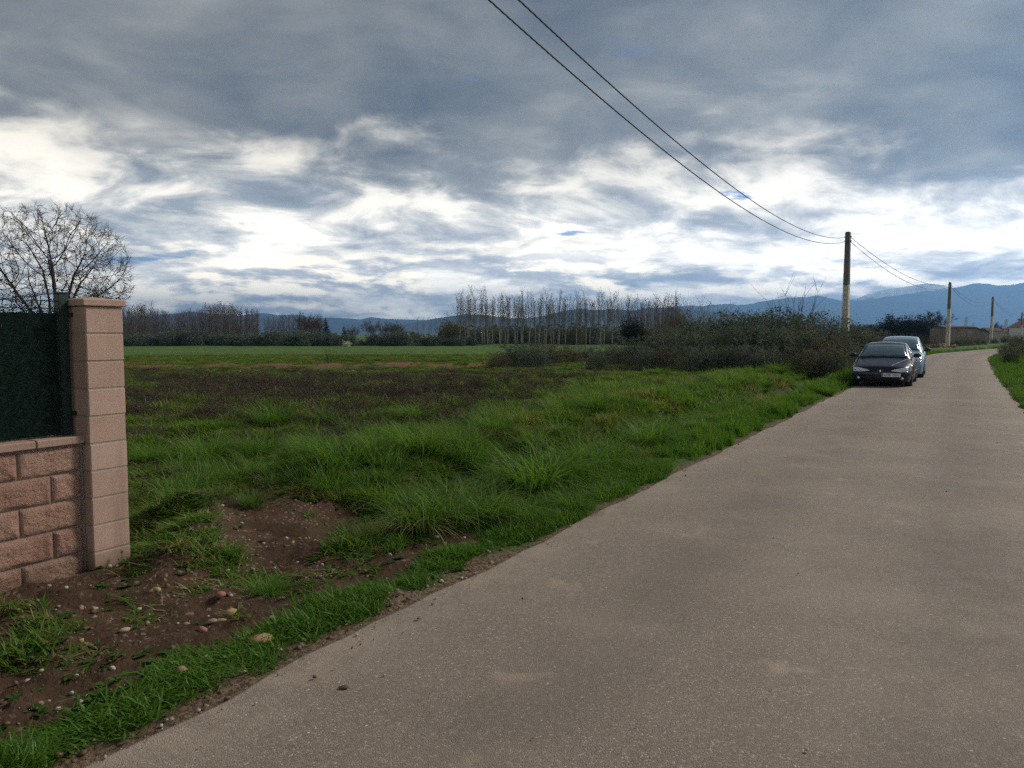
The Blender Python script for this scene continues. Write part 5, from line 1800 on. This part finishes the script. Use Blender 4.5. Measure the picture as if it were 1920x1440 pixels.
def build_pole(pos, H, rz, label, w0=.23, w1=.14):
    z0 = hz(pos[0], pos[1]) - .3
    e = empty('power_pole', (pos[0], pos[1], z0), rz)
    w = lambda z: w0 + (w1 - w0) * z / H
    zs = H * .60                                       # recessed panels below, solid head above
    for s in (-1, 1):
        mb = MB(); a, b = w(0), w(zs)
        taper(mb, 0, zs, .045, .04, w0 * .72, w(zs) * .72, s * (a - .045), s * (b - .04))
        bevel(mb.build('flange', CONC, e), .01)
    mb = MB(); taper(mb, 0, zs, w(0) - .09, w(zs) - .08, .05, .045); mb.build('web', CONC, e)
    n = int(zs / .62)
    for k in range(n):
        z = .35 + k * .62
        if z + .12 > zs: break
        mb = MB(); h = w(z) - .088; d = w(z) * .70
        taper(mb, z, z + .16, h, h - .002, d, d - .002); mb.build('rung', CONC, e)
    mb = MB(); taper(mb, zs, H, w(zs), w(H), w(zs) * .74, w(H) * .8); taper(mb, H, H + .04, w(H) * .9, w(H) * .6, w(H) * .7, w(H) * .4)
    bevel(mb.build('head', CONCTOP, e), .012)
    for z in (H - .28, H - .55):
        mb = MB(); mb.box((-w(z) - .09, -.02, z), (w(z) + .09, .02, z + .03)); mb.box((w(z) + .05, -.03, z - .06), (w(z) + .09, .03, z + .03)); mb.build('cable_clamp', STEEL, e)
    tag(e, label, 'pole', 'concrete power poles along the road')
    return np.array([pos[0], pos[1], z0])


def cable(a, b, sag, label, r=.0085, n=None, strands=3, pitch=.55):
    a = np.array(a, float); b = np.array(b, float)
    L = np.linalg.norm(b - a)
    n = n or int(L / .09)
    s = np.linspace(0, 1, n)
    c = a + (b - a) * s[:, None]; c[:, 2] -= sag * 4 * s * (1 - s)
    t = unit(b - a); u = unit(np.cross(t, [0, 0, 1.0])); w = np.cross(t, u)
    mb = MB()
    for k in range(strands):
        ph = 2 * math.pi * (s * L / pitch + k / strands)
        p = c + (np.cos(ph)[:, None] * u + np.sin(ph)[:, None] * w) * r * 1.05 if strands > 1 else c
        mb.tube(p, r, 4, cap=False)
    tag(mb.build('power_cable', CABLE, smooth=True), label, 'cable')


def build_poles():
    rz = math.atan2(.8574, .5146) - math.pi / 2
    d = [(at_depth(1584, 640, 48.0), 8.0, 'nearest concrete power pole rising out of the brambles beside the cars'), (at_depth(1777, 640, 94.5), 8.0, 'second concrete power pole beyond the blue car'),
         (at_depth(1858, 640, 129), 8.0, 'third concrete power pole at the bend of the road'), (at_depth(1914, 640, 189), 8.0, 'farthest power pole in front of the white house')]
    foot = []
    for p, H, lab in d:
        foot.append(build_pole(p, H + .3, rz - .25, lab))
    prev = np.array([foot[0][0] - .5060 * 58, foot[0][1] - .8625 * 58, 0])
    top = [f + np.array([.12, 0, 8.03]) for f in foot]
    low = [f + np.array([.12, 0, 7.76]) for f in foot]
    cable((-7.343, -1.44, 8.226), (foot[0][0] - .18, 47.95, 7.73), 1.953, 'upper twisted cable running overhead to the nearest pole')
    cable((-7.746, -1.482, 8.398), (foot[0][0] - .18, 47.95, 7.46), 2.207, 'lower twisted cable running overhead to the nearest pole')
    nm = ('first and second', 'second and third', 'third and farthest')
    for k in range(3):
        cable(top[k], top[k + 1], (1.1, 1.35, 1.2)[k], 'upper cable between the %s poles' % nm[k], .020, 40, 1)
        cable(low[k], low[k + 1], (1.35, 1.6, 1.4)[k], 'lower cable between the %s poles' % nm[k], .020, 40, 1)
    # lattice pylons in the distance
    for px, top, D, lab in ((1810, 594, 620, 'distant lattice pylon above the brick shed'), (1824, 606, 760, 'smallest distant pylon between the shed and the third pole'), (1885, 599, 560, 'distant lattice pylon before the white house')):
        p = at_depth(px, 640, D); z = hz(p[0], p[1]); H = EYE + (625 - top) / FPX * D - z
        e = empty('lattice_pylon', (p[0], p[1], z))
        b, t = 1.3, .45
        for sx, sy in ((1, 1), (1, -1), (-1, 1), (-1, -1)):
            mb = MB(); mb.tube([(sx * b, sy * b, -.2), (sx * t, sy * t, H)], .11, 4); mb.build('leg', STEEL, e)
        mb = MB(); m = 9
        for k in range(m):
            f0, f1 = k / m, (k + 1) / m; w0 = b + (t - b) * f0; w1 = b + (t - b) * f1
            for (ax, ay), (bx, by) in (((1, 1), (-1, 1)), ((-1, 1), (-1, -1)), ((-1, -1), (1, -1)), ((1, -1), (1, 1))):
                mb.tube([(ax * w0, ay * w0, f0 * H), (bx * w1, by * w1, f1 * H)], .06, 3, cap=False)
        mb.build('bracing', STEEL, e)
        mb = MB(); mb.tube([(-2.2, 0, H * .93), (2.2, 0, H * .93)], .12, 4); mb.tube([(-1.7, 0, H * .8), (1.7, 0, H * .8)], .12, 4); mb.build('cross_arm', STEEL, e)
        tag(e, lab, 'pylon')


build_poles()

# ------------------------------------------------------------------ parked cars
from mathutils.bvhtree import BVHTree


def car_paint(name, col, flake=.5):
    m, g, out = mat_new(name)
    P = coords(g)
    n = g.noise(P, 3.0, 4.0, .6); z = g.sep(P)[2]
    dust = g.mul(g.step(g.add(z, g.mul(n, .3)), .30, .75, 1.0, 0.0), .10)        # road dirt on the lower body
    c = g.mix(dust, col, (0.16, .125, .095))
    p = principled(g, out, c, g.mix(dust, (.35,) * 3, (.7,) * 3), flake, None, .3, .01, .15, 0.22)
    p.inputs['Coat Roughness'].default_value = .06
    return m


GLASS = flat_mat('car_glass', (0.060, 0.105, 0.135), .05, 0, .1, 2, .6)  # opaque; light blue base colour stands in for reflected sky
RUBBER = flat_mat('tyre_rubber', (0.018, 0.018, 0.018), .85, 0, .3, 20)
ALLOY = flat_mat('wheel_alloy', (0.36, 0.37, 0.38), .4, .8, .15, 10)
LENS = flat_mat('lamp_lens', (0.55, 0.58, 0.60), .12, .35, .25, 30, .8)
CHROME = flat_mat('chrome_emblem', (0.62, 0.60, 0.58), .2, .9, .1, 10)
BLACKP = flat_mat('black_plastic', (0.016, 0.017, 0.018), .55, 0, .2, 14)
PLATE = flat_mat('plate_white', (0.62, 0.64, 0.64), .5, 0, .05, 8)
PLATEINK = flat_mat('plate_ink', (0.02, 0.02, 0.022), .5, 0, .1, 8)
PLATEBLUE = flat_mat('plate_blue', (0.03, 0.07, 0.28), .5, 0, .1, 8)
REDBADGE = flat_mat('red_badge', (0.16, 0.022, 0.020), .4, 0, .15, 12)


def loft(secs, close_ends=True):
    """secs: list of half sections [(x, y, z), ...] from underside centre over the flank to the top centre; mirrored"""
    S = np.array(secs, float)
    n, m, _ = S.shape
    mir = S[:, ::-1].copy(); mir[:, :, 1] *= -1
    R = np.concatenate([S, mir[:, 1:-1]], 1)                  # closed ring
    k = R.shape[1]
    i = np.arange(n - 1)[:, None] * k; j = np.arange(k)[None, :]; q = (j + 1) % k
    F = np.stack([i + j, i + q, i + k + q, i + k + j], -1).reshape(-1, 4)
    V = R.reshape(-1, 3)
    F3 = []
    if close_ends:
        for st, rev in ((0, False), ((n - 1) * k, True)):
            c = len(V); V = np.vstack([V, R[st // k].mean(0)])
            for a in range(k):
                b = (a + 1) % k
                F3.append([c, st + b, st + a] if not rev else [c, st + a, st + b])
    return V, F, np.array(F3)


def build_car(P, paint, loc, rz, label):
    """x runs from the nose (0) to the tail (L) inside; the empty turns it to face -x"""
    root = empty(P['name'], loc, rz)
    L, W, H = P['L'], P['W'] / 2, P['H']
    st = np.array(P['stations'])                                  # d, ztop, zbot, half width
    ax = P['axles']; R = P['R']; AR = R + .055
    ds = sorted(set(np.round(np.concatenate([np.linspace(0, .12, 7), np.linspace(.12, L - .12, 46), np.linspace(L - .12, L, 6)] + [a + AR * np.cos(np.linspace(0, math.pi, 17)) for a in ax]), 4)))
    secs = []
    for d in ds:
        zt = np.interp(d, st[:, 0], st[:, 1]); zb = np.interp(d, st[:, 0], st[:, 2]); w = np.interp(d, st[:, 0], st[:, 3])
        za = zb
        for a in ax:
            if abs(d - a) < AR:
                za = max(zb, R + math.sqrt(max(0, AR ** 2 - (d - a) ** 2)))
        zm = zb + (zt - zb) * .48
        cr = P['crown']
        # flank with a shoulder, bulging a little over the wheels
        sec = [(0, zb), (w * .55, zb), (w * .74, zb), (w * .745, za), (w * .955, za + .005), (w * .985, max(za + .02, zb + .10)), (w, max(za + .035, zm)), (w * .995, max(za + .045, zt - .17)),
               (w * .97, max(za + .055, zt - .085)), (w * .915, max(za + .06, zt - .028)), (w * .80, max(za + .065, zt + cr * .25)), (w * .45, max(za + .07, zt + cr * .8)), (0, max(za + .07, zt + cr))]
        secs.append([(d, y, z) for y, z in sec])
    V, F, F3 = loft(secs)
    bme = mesh_np('body', V, [F, F3], True)
    body = obj('body', bme, paint, root)
    bevelless = body
    bvh = BVHTree.FromPolygons([tuple(v) for v in V], [tuple(map(int, f)) for f in F] + [tuple(map(int, f)) for f in F3])

    def on_front(y, z, off):
        h = bvh.ray_cast(Vector((-1, y, z)), Vector((1, 0, 0)))
        if h[0] is None:
            return None
        q = h[0] + Vector((-1, 0, 0)) * off * .6 + h[1].normalized() * (off * .6 if h[1].x < 0 else -off * .6)
        return (q.x, q.y, q.z)

    def patch(name, fn, nu, nv, mat, off, thick, parent=root):
        """sheet with thickness laid on the front of the body; fn(u, v) gives (y, z)"""
        G = np.zeros((nv, nu, 3)); last = None
        for b in range(nv):
            for a in range(nu):
                y, z = fn(a / (nu - 1), b / (nv - 1))
                p = on_front(y, z, off)
                if p is None:
                    p = last if last is not None else (0.0, y, z)
                    p = (p[0], y, z)
                G[b, a] = p; last = p
        back = G.copy(); back[..., 0] += thick
        VV = np.concatenate([G.reshape(-1, 3), back.reshape(-1, 3)])
        i = (np.arange(nv - 1)[:, None] * nu + np.arange(nu - 1)[None, :]).ravel()
        f = np.stack([i, i + 1, i + nu + 1, i + nu], 1); o = nu * nv
        ring = [a for a in range(nu)] + [b * nu + nu - 1 for b in range(1, nv)] + [(nv - 1) * nu + a for a in range(nu - 2, -1, -1)] + [b * nu for b in range(nv - 2, 0, -1)]
        e = np.array([[ring[k], ring[(k + 1) % len(ring)], ring[(k + 1) % len(ring)] + o, ring[k] + o] for k in range(len(ring))])
        return obj(name, mesh_np(name, VV, np.concatenate([f, f[:, ::-1] + o, e]), True), mat, parent)

    # --- cabin: ring of belt points and ring of roof points
    gs = np.array(P['glass'])                                     # d, z of the roof line, half width at that height, half width at the belt
    cs = []
    for d in np.linspace(gs[0, 0], gs[-1, 0], 44):
        zr = np.interp(d, gs[:, 0], gs[:, 1]); wt = np.interp(d, gs[:, 0], gs[:, 2]); wb = np.interp(d, gs[:, 0], gs[:, 3])
        zb = np.interp(d, st[:, 0], st[:, 1]) - .06
        sec = [(0, zb)]
        for f in np.linspace(0, 1, 8):
            y = wb + (wt - wb) * f ** 1.25; z = zb + (zr - zb) * (f * .94)
            sec.append((y, z))
        c = max(0.0, min(1.0, (zr - zb) / .25))
        sec += [(wt * .93, zb + (zr - zb) * .985), (wt * .6, zr + .018 * c), (0, zr + .032 * c)]
        cs.append([(d, y, z) for y, z in sec])
    V2, F2, F23 = loft(cs)
    cabin = obj('cabin', mesh_np('cabin', V2, [F2, F23], True), paint, root)
    bv2 = BVHTree.FromPolygons([tuple(v) for v in V2], [tuple(map(int, f)) for f in F2] + [tuple(map(int, f)) for f in F23])

    def sheet(name, grid, axis_, mat, off=.006, parent=root):
        """glass laid on the cabin: grid of points cast along an axis"""
        nv, nu = len(grid), len(grid[0]); G = np.zeros((nv, nu, 3)); ok = np.ones((nv, nu), bool)
        for b in range(nv):
            for a in range(nu):
                o = Vector(grid[b][a]); h = bv2.ray_cast(o, Vector(axis_))
                if h[0] is None:
                    ok[b, a] = False; G[b, a] = grid[b][a]; continue
                nn = h[1].normalized(); nn = nn if nn.dot(Vector(axis_)) < 0 else -nn
                G[b, a] = h[0] + nn * off
        i = np.array([b * nu + a for b in range(nv - 1) for a in range(nu - 1) if ok[b, a] and ok[b, a + 1] and ok[b + 1, a] and ok[b + 1, a + 1]])
        if len(i) == 0:
            return
        f = np.stack([i, i + 1, i + nu + 1, i + nu], 1)
        q = obj(name, mesh_np(name, G.reshape(-1, 3), f, True), mat, parent)
        sm = q.modifiers.new('thickness', 'SOLIDIFY'); sm.thickness = .004; sm.offset = -1
        return q

    y0, y1, z0, z1 = P['screen']                                   # half width low/high, z low/high
    sheet('windscreen', [[(-1, (y0 + (y1 - y0) * v) * (2 * u - 1), z0 + (z1 - z0) * v + .012 * (1 - (2 * u - 1) ** 2)) for u in np.linspace(0, 1, 17)] for v in np.linspace(0, 1, 9)], (1, 0, 0), GLASS)
    sheet('rear_window', [[(L + 1, (y0 * .9 + (y1 * .9 - y0 * .9) * v) * (2 * u - 1), z0 + .10 + (z1 - z0 - .14) * v) for u in np.linspace(0, 1, 11)] for v in np.linspace(0, 1, 7)], (-1, 0, 0), GLASS)
    for s in (-1, 1):
        for (a0, a1, b0, b1, zl, zh) in P['side_glass']:
            sheet('side_window', [[((a0 + (a1 - a0) * u) * (1 - v) + (b0 + (b1 - b0) * u) * v, s * 2.0, zl + (zh - zl) * v) for u in np.linspace(0, 1, 10)] for v in np.linspace(0, 1, 6)], (0, -s, 0), GLASS)
    # --- front: lamps, grille, bumper line, plate
    lam = P['lamp']
    for s in (-1, 1):
        hl = patch('headlight', lambda u, v, s=s: (s * (lam['y0'] + (lam['y1'] - lam['y0']) * u), lam['z'] + lam['rise'] * u + lam['h'] * (0.12 + .88 * min(1, u * 1.6) ** .8) * (v - .5)), 13, 6, LENS, .006, .03)
        for (u, r) in ((.55, .040), (.82, .044)):
            y = s * (lam['y0'] + (lam['y1'] - lam['y0']) * u); z = lam['z'] + lam['rise'] * u
            p = on_front(y, z, .010)
            if p:
                mb = MB(); mb.tube([(p[0] + .006, p[1], p[2]), (p[0] - .006, p[1], p[2])], [r, r * .92], 14)
                mb.build('bulb_reflector', CHROME, hl, True)
        fp = on_front(s * P['fog'][0], P['fog'][1], .004)
        if fp:
            mb = MB(); mb.tube([(fp[0] + .02, fp[1], fp[2]), (fp[0] - .004, fp[1], fp[2])], [.045, .04], 12); mb.build('fog_lamp', LENS if P['fog'][2] else BLACKP, root, True)
    for (ya, yb, za, zb2, nm) in P['black']:
        patch(nm, lambda u, v: (ya + (yb - ya) * u, za + (zb2 - za) * v), 15, 4, BLACKP, .004, .02)
    pl = P['plate']
    pf = on_front(pl[0], pl[1], .02)
    pe = obj('number_plate', (lambda m: (m.box((pf[0] - .012, pl[0] - .26, pl[1] - .055), (pf[0] + .004, pl[0] + .26, pl[1] + .055)), m.mesh('plate'))[1])(MB()), PLATE, root)
    x = pf[0] - .0145
    mb = MB(); mb.box((x, pl[0] + .215, pl[1] - .05), (x + .002, pl[0] + .257, pl[1] + .05)); mb.build('blue_band', PLATEBLUE, pe)
    if P['text']:
        cu = bpy.data.curves.new('plate_text', 'FONT'); cu.body = P['text']; cu.size = .105; cu.align_x = 'CENTER'; cu.align_y = 'CENTER'; cu.extrude = .001
        tmp = bpy.data.objects.new('lettering', cu); COL.objects.link(tmp)
        bpy.context.view_layer.update()
        tme = bpy.data.meshes.new_from_object(tmp.evaluated_get(bpy.context.evaluated_depsgraph_get()))
        bpy.data.objects.remove(tmp); tme.materials.clear()
        t = obj('lettering', tme, PLATEINK)
        t.parent = pe; t.location = (x, pl[0] - .02, pl[1]); t.rotation_euler = (math.radians(90), 0, math.radians(-90)); t.scale = (.86, 1, 1)
    if P['badge']:
        patch('badge_surround', lambda u, v: ((u - .5) * .17, P['badge'] + (v - .5) * .075), 5, 4, REDBADGE, .006, .02)
        b = on_front(0, P['badge'], .012)
        mb = MB(); mb.raw([(b[0] - .004, 0, P['badge'] - .042), (b[0] - .004, .028, P['badge']), (b[0] - .004, 0, P['badge'] + .042), (b[0] - .004, -.028, P['badge'])], [[3, 2, 1, 0]]); q = mb.build('emblem', CHROME, root)
        sm = q.modifiers.new('thickness', 'SOLIDIFY'); sm.thickness = .008
    # bonnet shut lines
    for s in (-1, 1):
        pts = []
        for f in np.linspace(0, 1, 10):
            d = P['hood'][0] + (P['hood'][1] - P['hood'][0]) * f; y = s * (P['hood'][2] + (P['hood'][3] - P['hood'][2]) * f)
            h = bvh.ray_cast(Vector((d, y, 3)), Vector((0, 0, -1)))
            if h[0] is not None:
                pts.append((h[0].x, h[0].y, h[0].z + .001))
        if len(pts) > 2:
            mb = MB(); mb.tube(pts, .005, 4); mb.build('bonnet_gap', BLACKP, root)
    # wipers
    for yy, ll in ((-.18, .52), (.42, .5)):
        pts = []
        for f in np.linspace(0, 1, 6):
            h = bv2.ray_cast(Vector((-1, yy - ll * f * .95, P['screen'][2] + .025 + .05 * math.sin(f * 3.1) * .6)), Vector((1, 0, 0)))
            if h[0] is not None:
                pts.append((h[0].x - .018, h[0].y, h[0].z))
        if len(pts) > 2:
            mb = MB(); mb.tube(pts, .008, 5); mb.build('wiper', BLACKP, root)
    # mirrors
    for s in (-1, 1):
        bm = bmesh.new(); bmesh.ops.create_uvsphere(bm, u_segments=14, v_segments=9, radius=1)
        for v in bm.verts:
            v.co = Vector((v.co.x * .07 if v.co.x < 0 else v.co.x * .03, v.co.y * .115, v.co.z * .075))
        me = bpy.data.meshes.new('mirror'); bm.to_mesh(me); bm.free(); me.polygons.foreach_set('use_smooth', np.ones(len(me.polygons), dtype=bool))
        mx = P['mirror']
        o = obj('wing_mirror', me, paint if P['mirror_paint'] else BLACKP, root, (mx[0], s * (W + .075), mx[1]), (0, 0, 0))
        mb = MB(); mb.tube([(0.02, -s * .16, -.06), (0, -s * .06, -.03)], .022, 6); mb.build('mirror_arm', BLACKP, o)
    # door lines and handle on both flanks
    bvs = bvh
    for s in (-1, 1):
        for dd in P['doors']:
            pts = []
            for z in np.linspace(.28, P['belt'] - .02, 9):
                h = bvs.ray_cast(Vector((dd + .02 * math.sin((z - .3) * 3), s * 3, z)), Vector((0, -s, 0)))
                if h[0] is not None:
                    pts.append((h[0].x, h[0].y + s * .001, h[0].z))
            if len(pts) > 2:
                mb = MB(); mb.tube(pts, .004, 4); mb.build('door_gap', BLACKP, root)
        h = bvs.ray_cast(Vector((P['doors'][-1] - .16, s * 3, P['belt'] - .12)), Vector((0, -s, 0)))
        if h[0] is not None:
            mb = MB(); mb.box((h[0].x - .08, h[0].y - .012, h[0].z - .014), (h[0].x + .08, h[0].y + .018, h[0].z + .014)); bevel(mb.build('door_handle', paint, root), .006)
        pts = []
        for dd in np.linspace(ax[0] + AR + .05, ax[1] - AR - .05, 12):
            h = bvs.ray_cast(Vector((dd, s * 3, P['rub'])), Vector((0, -s, 0)))
            if h[0] is not None:
                pts.append((h[0].x, h[0].y + s * .004, h[0].z))
        mb = MB(); mb.tube(pts, .017, 5); mb.build('rubbing_strip', BLACKP, root)
    # wheels
    for a in ax:
        for s in (-1, 1):
            w = obj('wheel', None, None, root); w.location = (a, s * (W - .105), R)
            mb = MB(); prof = [(-.09, R * .62), (-.095, R * .88), (-.07, R * .985), (0, R), (.07, R * .985), (.095, R * .88), (.09, R * .62)]
            th = np.linspace(0, 2 * math.pi, 29)[:-1]
            VV = np.array([[(r * math.cos(t), y, r * math.sin(t)) for t in th] for y, r in prof]).reshape(-1, 3); k = len(th)
            i = np.arange(len(prof) - 1)[:, None] * k; j = np.arange(k)[None, :]; q = (j + 1) % k
            mb.raw(VV, np.stack([i + j, i + q, i + k + q, i + k + j], -1).reshape(-1, 4)); mb.build('tyre', RUBBER, w, True)
            mb = MB(); mb.tube([(0, -s * .06, 0), (0, s * .045, 0)], R * .63, 24)
            mb.tube([(0, s * .045, 0), (0, s * .075, 0)], [R * .17, R * .13], 12)
            for kk in range(7):
                t = kk * 2 * math.pi / 7
                mb.tube([(R * .12 * math.cos(t), s * .06, R * .12 * math.sin(t)), (R * .60 * math.cos(t), s * .052, R * .60 * math.sin(t))], [.028, .024], 5)
            mb.build('rim', ALLOY, w)
    tag(root, label, 'car', 'cars parked along the verge')
    return root


DARK_CAR = dict(name='parked_car', L=3.97, W=1.70, H=1.37, R=.30, axles=(.80, 3.27), crown=.045, belt=.93, rub=.46,
    stations=[(0, .44, .30, .52), (.02, .53, .235, .62), (.06, .585, .20, .70), (.14, .625, .18, .765), (.30, .665, .17, .815), (.60, .735, .165, .84), (.95, .815, .16, .848), (1.18, .865, .16, .85), (1.6, .90, .16, .85), (2.6, .925, .16, .85), (3.3, .93, .17, .845), (3.65, .92, .20, .82), (3.85, .86, .25, .77), (3.95, .72, .32, .68), (3.97, .60, .38, .60)],
    glass=[(1.00, .80, .60, .70), (1.10, .90, .66, .79), (1.30, 1.03, .655, .80), (1.55, 1.175, .62, .80), (1.80, 1.285, .585, .79), (1.95, 1.320, .575, .79), (2.3, 1.338, .57, .785), (2.7, 1.325, .56, .775), (3.0, 1.27, .55, .76), (3.3, 1.14, .54, .73), (3.6, .96, .50, .66), (3.7, .88, .45, .60)],
    screen=(.665, .515, .905, 1.268), side_glass=[(1.62, 2.55, 1.95, 2.50, .945, 1.235), (2.62, 3.25, 2.58, 2.92, .955, 1.205)],
    lamp=dict(y0=.30, y1=.765, z=.515, rise=.035, h=.125), fog=(.60, .285, True), black=[(-.62, .62, .195, .225, 'lower_grille'), (-.50, .50, .452, .462, 'bumper_gap')],
    plate=(-.30, .385), text='6098  FBW', badge=.510, hood=(.16, 1.12, .30, .70), mirror=(1.32, .955), mirror_paint=True, doors=(1.28, 2.55))
BLUE_CAR = dict(name='parked_car', L=3.85, W=1.68, H=1.54, R=.30, axles=(.75, 3.20), crown=.05, belt=1.0, rub=.50,
    stations=[(0, .50, .30, .54), (.02, .60, .235, .64), (.06, .68, .20, .71), (.14, .745, .18, .765), (.30, .81, .17, .81), (.60, .885, .165, .832), (.90, .955, .16, .838), (1.10, .99, .16, .84), (1.6, 1.0, .16, .84), (2.6, 1.0, .16, .84), (3.3, 1.0, .17, .835), (3.6, .98, .20, .82), (3.75, .93, .25, .78), (3.83, .80, .32, .70), (3.85, .66, .38, .62)],
    glass=[(.80, .88, .60, .70), (.92, 1.00, .66, .785), (1.15, 1.16, .655, .795), (1.40, 1.31, .63, .80), (1.65, 1.43, .60, .795), (1.85, 1.485, .59, .79), (2.3, 1.51, .585, .785), (2.9, 1.49, .575, .775), (3.2, 1.44, .56, .765), (3.45, 1.28, .55, .74), (3.65, 1.02, .52, .68), (3.72, .95, .5, .62)],
    screen=(.665, .535, 1.015, 1.425), side_glass=[(1.45, 2.25, 1.75, 2.25, 1.02, 1.39), (2.32, 3.05, 2.32, 2.95, 1.02, 1.38)],
    lamp=dict(y0=.42, y1=.765, z=.68, rise=.05, h=.17), fog=(.58, .33, False), black=[(-.55, .55, .26, .34, 'lower_grille'), (-.60, .60, .43, .445, 'bumper_gap')],
    plate=(0.0, .50), text='', badge=0, hood=(.16, .95, .40, .70), mirror=(1.16, 1.04), mirror_paint=False, doors=(1.22, 2.28, 3.1))


def build_cars():
    dk = car_paint('dark_car_paint', (0.006, 0.010, 0.024), 0.0)
    bl = car_paint('blue_car_paint', (0.19, 0.30, 0.42), 0.2)
    rz = math.atan2(.8574, .5146)
    # nose of the dark car between its two front wheels
    a = ground_at(1592, 727); c = ground_at(1707, 727)
    nose = (a + c) / 2 + np.array([.02, .05])
    build_car(DARK_CAR, dk, (nose[0], nose[1], .006), rz, 'dark navy coupe parked facing the camera at the grass edge')
    n2 = nose + ROAD_DIR * 5.25 + ROAD_NRM * .13
    build_car(BLUE_CAR, bl, (n2[0], n2[1], .006), rz + .015, 'taller light blue car parked close behind the dark coupe')


build_cars()

# ------------------------------------------------------------------ far buildings
def wall_mat(name, a, b, sx=2.4, course=.2):
    m, g, out = mat_new(name)
    W = coords(g)
    n = g.noise(W, 1.2, 5.0, .6)
    c = g.mix(g.step(n, .35, .65), a, b)
    principled(g, out, c, .9, 0, n, .2, .01, .2)
    return m


BRICK = wall_mat('bare_brick', (0.17, 0.135, 0.115), (0.24, 0.195, 0.165))
RENDER = wall_mat('white_render', (0.50, 0.49, 0.46), (0.62, 0.61, 0.58))
BEIGE = wall_mat('beige_render', (0.34, 0.30, 0.24), (0.42, 0.37, 0.30))
TILE = wall_mat('roof_tile', (0.12, 0.055, 0.040), (0.20, 0.095, 0.065))
SLATE = wall_mat('dark_roof', (0.045, 0.042, 0.042), (0.075, 0.07, 0.066))
PANE = flat_mat('window_pane', (0.02, 0.024, 0.03), .1, 0, .1, 2, .6)
DOORM = flat_mat('metal_door', (0.10, 0.105, 0.11), .6, .2, .2, 3)


def house(name, px, D, w, d, hw, hr, mw, mr, label, rz=0.0, ridge_x=True, chimney=False, windows=()):
    p = at_depth(px, 640, D); z = hz(p[0], p[1])
    e = empty(name, (p[0], p[1], z), rz)
    mb = MB(); mb.box((-w / 2, -d / 2, -.3), (w / 2, d / 2, hw))
    if ridge_x:
        mb.raw([(-w / 2, -d / 2, hw), (-w / 2, d / 2, hw), (-w / 2, 0, hw + hr * .96), (w / 2, -d / 2, hw), (w / 2, d / 2, hw), (w / 2, 0, hw + hr * .96)], [[0, 2, 1], [3, 4, 5]])
    else:
        mb.raw([(-w / 2, -d / 2, hw), (w / 2, -d / 2, hw), (0, -d / 2, hw + hr * .96), (-w / 2, d / 2, hw), (w / 2, d / 2, hw), (0, d / 2, hw + hr * .96)], [[0, 1, 2], [4, 3, 5]])
    mb.build('wall', mw, e)
    o = .25; t = .14
    mb = MB()
    for s in (-1, 1):
        if ridge_x:
            a = [(-w / 2 - o, s * (d / 2 + o), hw - o * hr / (d / 2)), (w / 2 + o, s * (d / 2 + o), hw - o * hr / (d / 2)), (w / 2 + o, 0, hw + hr), (-w / 2 - o, 0, hw + hr)]
        else:
            a = [(s * (w / 2 + o), -d / 2 - o, hw - o * hr / (w / 2)), (s * (w / 2 + o), d / 2 + o, hw - o * hr / (w / 2)), (0, d / 2 + o, hw + hr), (0, -d / 2 - o, hw + hr)]
        v = a + [(x, y, zz + t) for x, y, zz in a]
        mb.raw(v, [[0, 1, 2, 3], [4, 7, 6, 5], [0, 4, 5, 1], [1, 5, 6, 2], [2, 6, 7, 3], [3, 7, 4, 0]])
    r = mb.build('roof', mr, e)
    if chimney:
        mb = MB(); mb.box((w * .2, -.3, hw + hr * .4), (w * .2 + .6, .3, hw + hr + .9)); mb.build('chimney', mw, r)
    for (x, zc, ww, hh, kind) in windows:
        mb = MB(); mb.box((x - ww / 2, -d / 2 - .03, zc - hh / 2), (x + ww / 2, -d / 2 + .05, zc + hh / 2))
        q = mb.build('window' if kind == 'w' else 'door', PANE if kind == 'w' else DOORM, e)
        if kind == 'w':
            mb = MB(); mb.box((x - ww / 2 - .08, -d / 2 - .10, zc - hh / 2 - .10), (x + ww / 2 + .08, -d / 2 - .02, zc - hh / 2 - .004)); mb.build('sill', BEIGE, q)
    tag(e, label, 'building')
    return e


def build_houses():
    # shed: flat front part, then a sloping part
    house('brick_shed', 1784, 131, 4.9, 5.0, 2.85, .22, BRICK, SLATE, 'long low brick shed with a flat dark roof behind the second pole', windows=((1.6, 1.9, .8, .9, 'w'),))
    house('brick_shed', 1813, 134, 2.6, 4.5, 2.35, .55, BRICK, SLATE, 'lower brick lean-to at the end of the long shed', ridge_x=False)
    house('far_house', 1834, 190, 3.4, 4.0, 2.5, 1.1, BRICK, SLATE, 'small brick house with a dark pitched roof beyond the shed', ridge_x=False, windows=((0, 1.6, .9, .9, 'w'),))
    house('far_house', 1856, 240, 4.6, 5.0, 2.2, .9, BEIGE, SLATE, 'low beige house with a shallow roof behind the third pole', windows=((-.9, 1.4, .9, .8, 'w'),))
    house('far_house', 1880, 260, 5.4, 5.0, 2.0, 1.2, BEIGE, TILE, 'far beige house with a tiled roof near the distant pylon', windows=((.8, 1.2, .9, .8, 'w'),))
    house('white_house', 1932, 200, 7.0, 7.0, 4.4, 2.0, RENDER, TILE, 'white rendered house with a red tiled roof at the end of the road', ridge_x=False, chimney=True, windows=((-2.0, 3.0, 1.0, 1.2, 'w'), (1.6, 3.0, 1.0, 1.2, 'w'), (-.2, 1.1, 1.0, 2.1, 'd')))


build_houses()
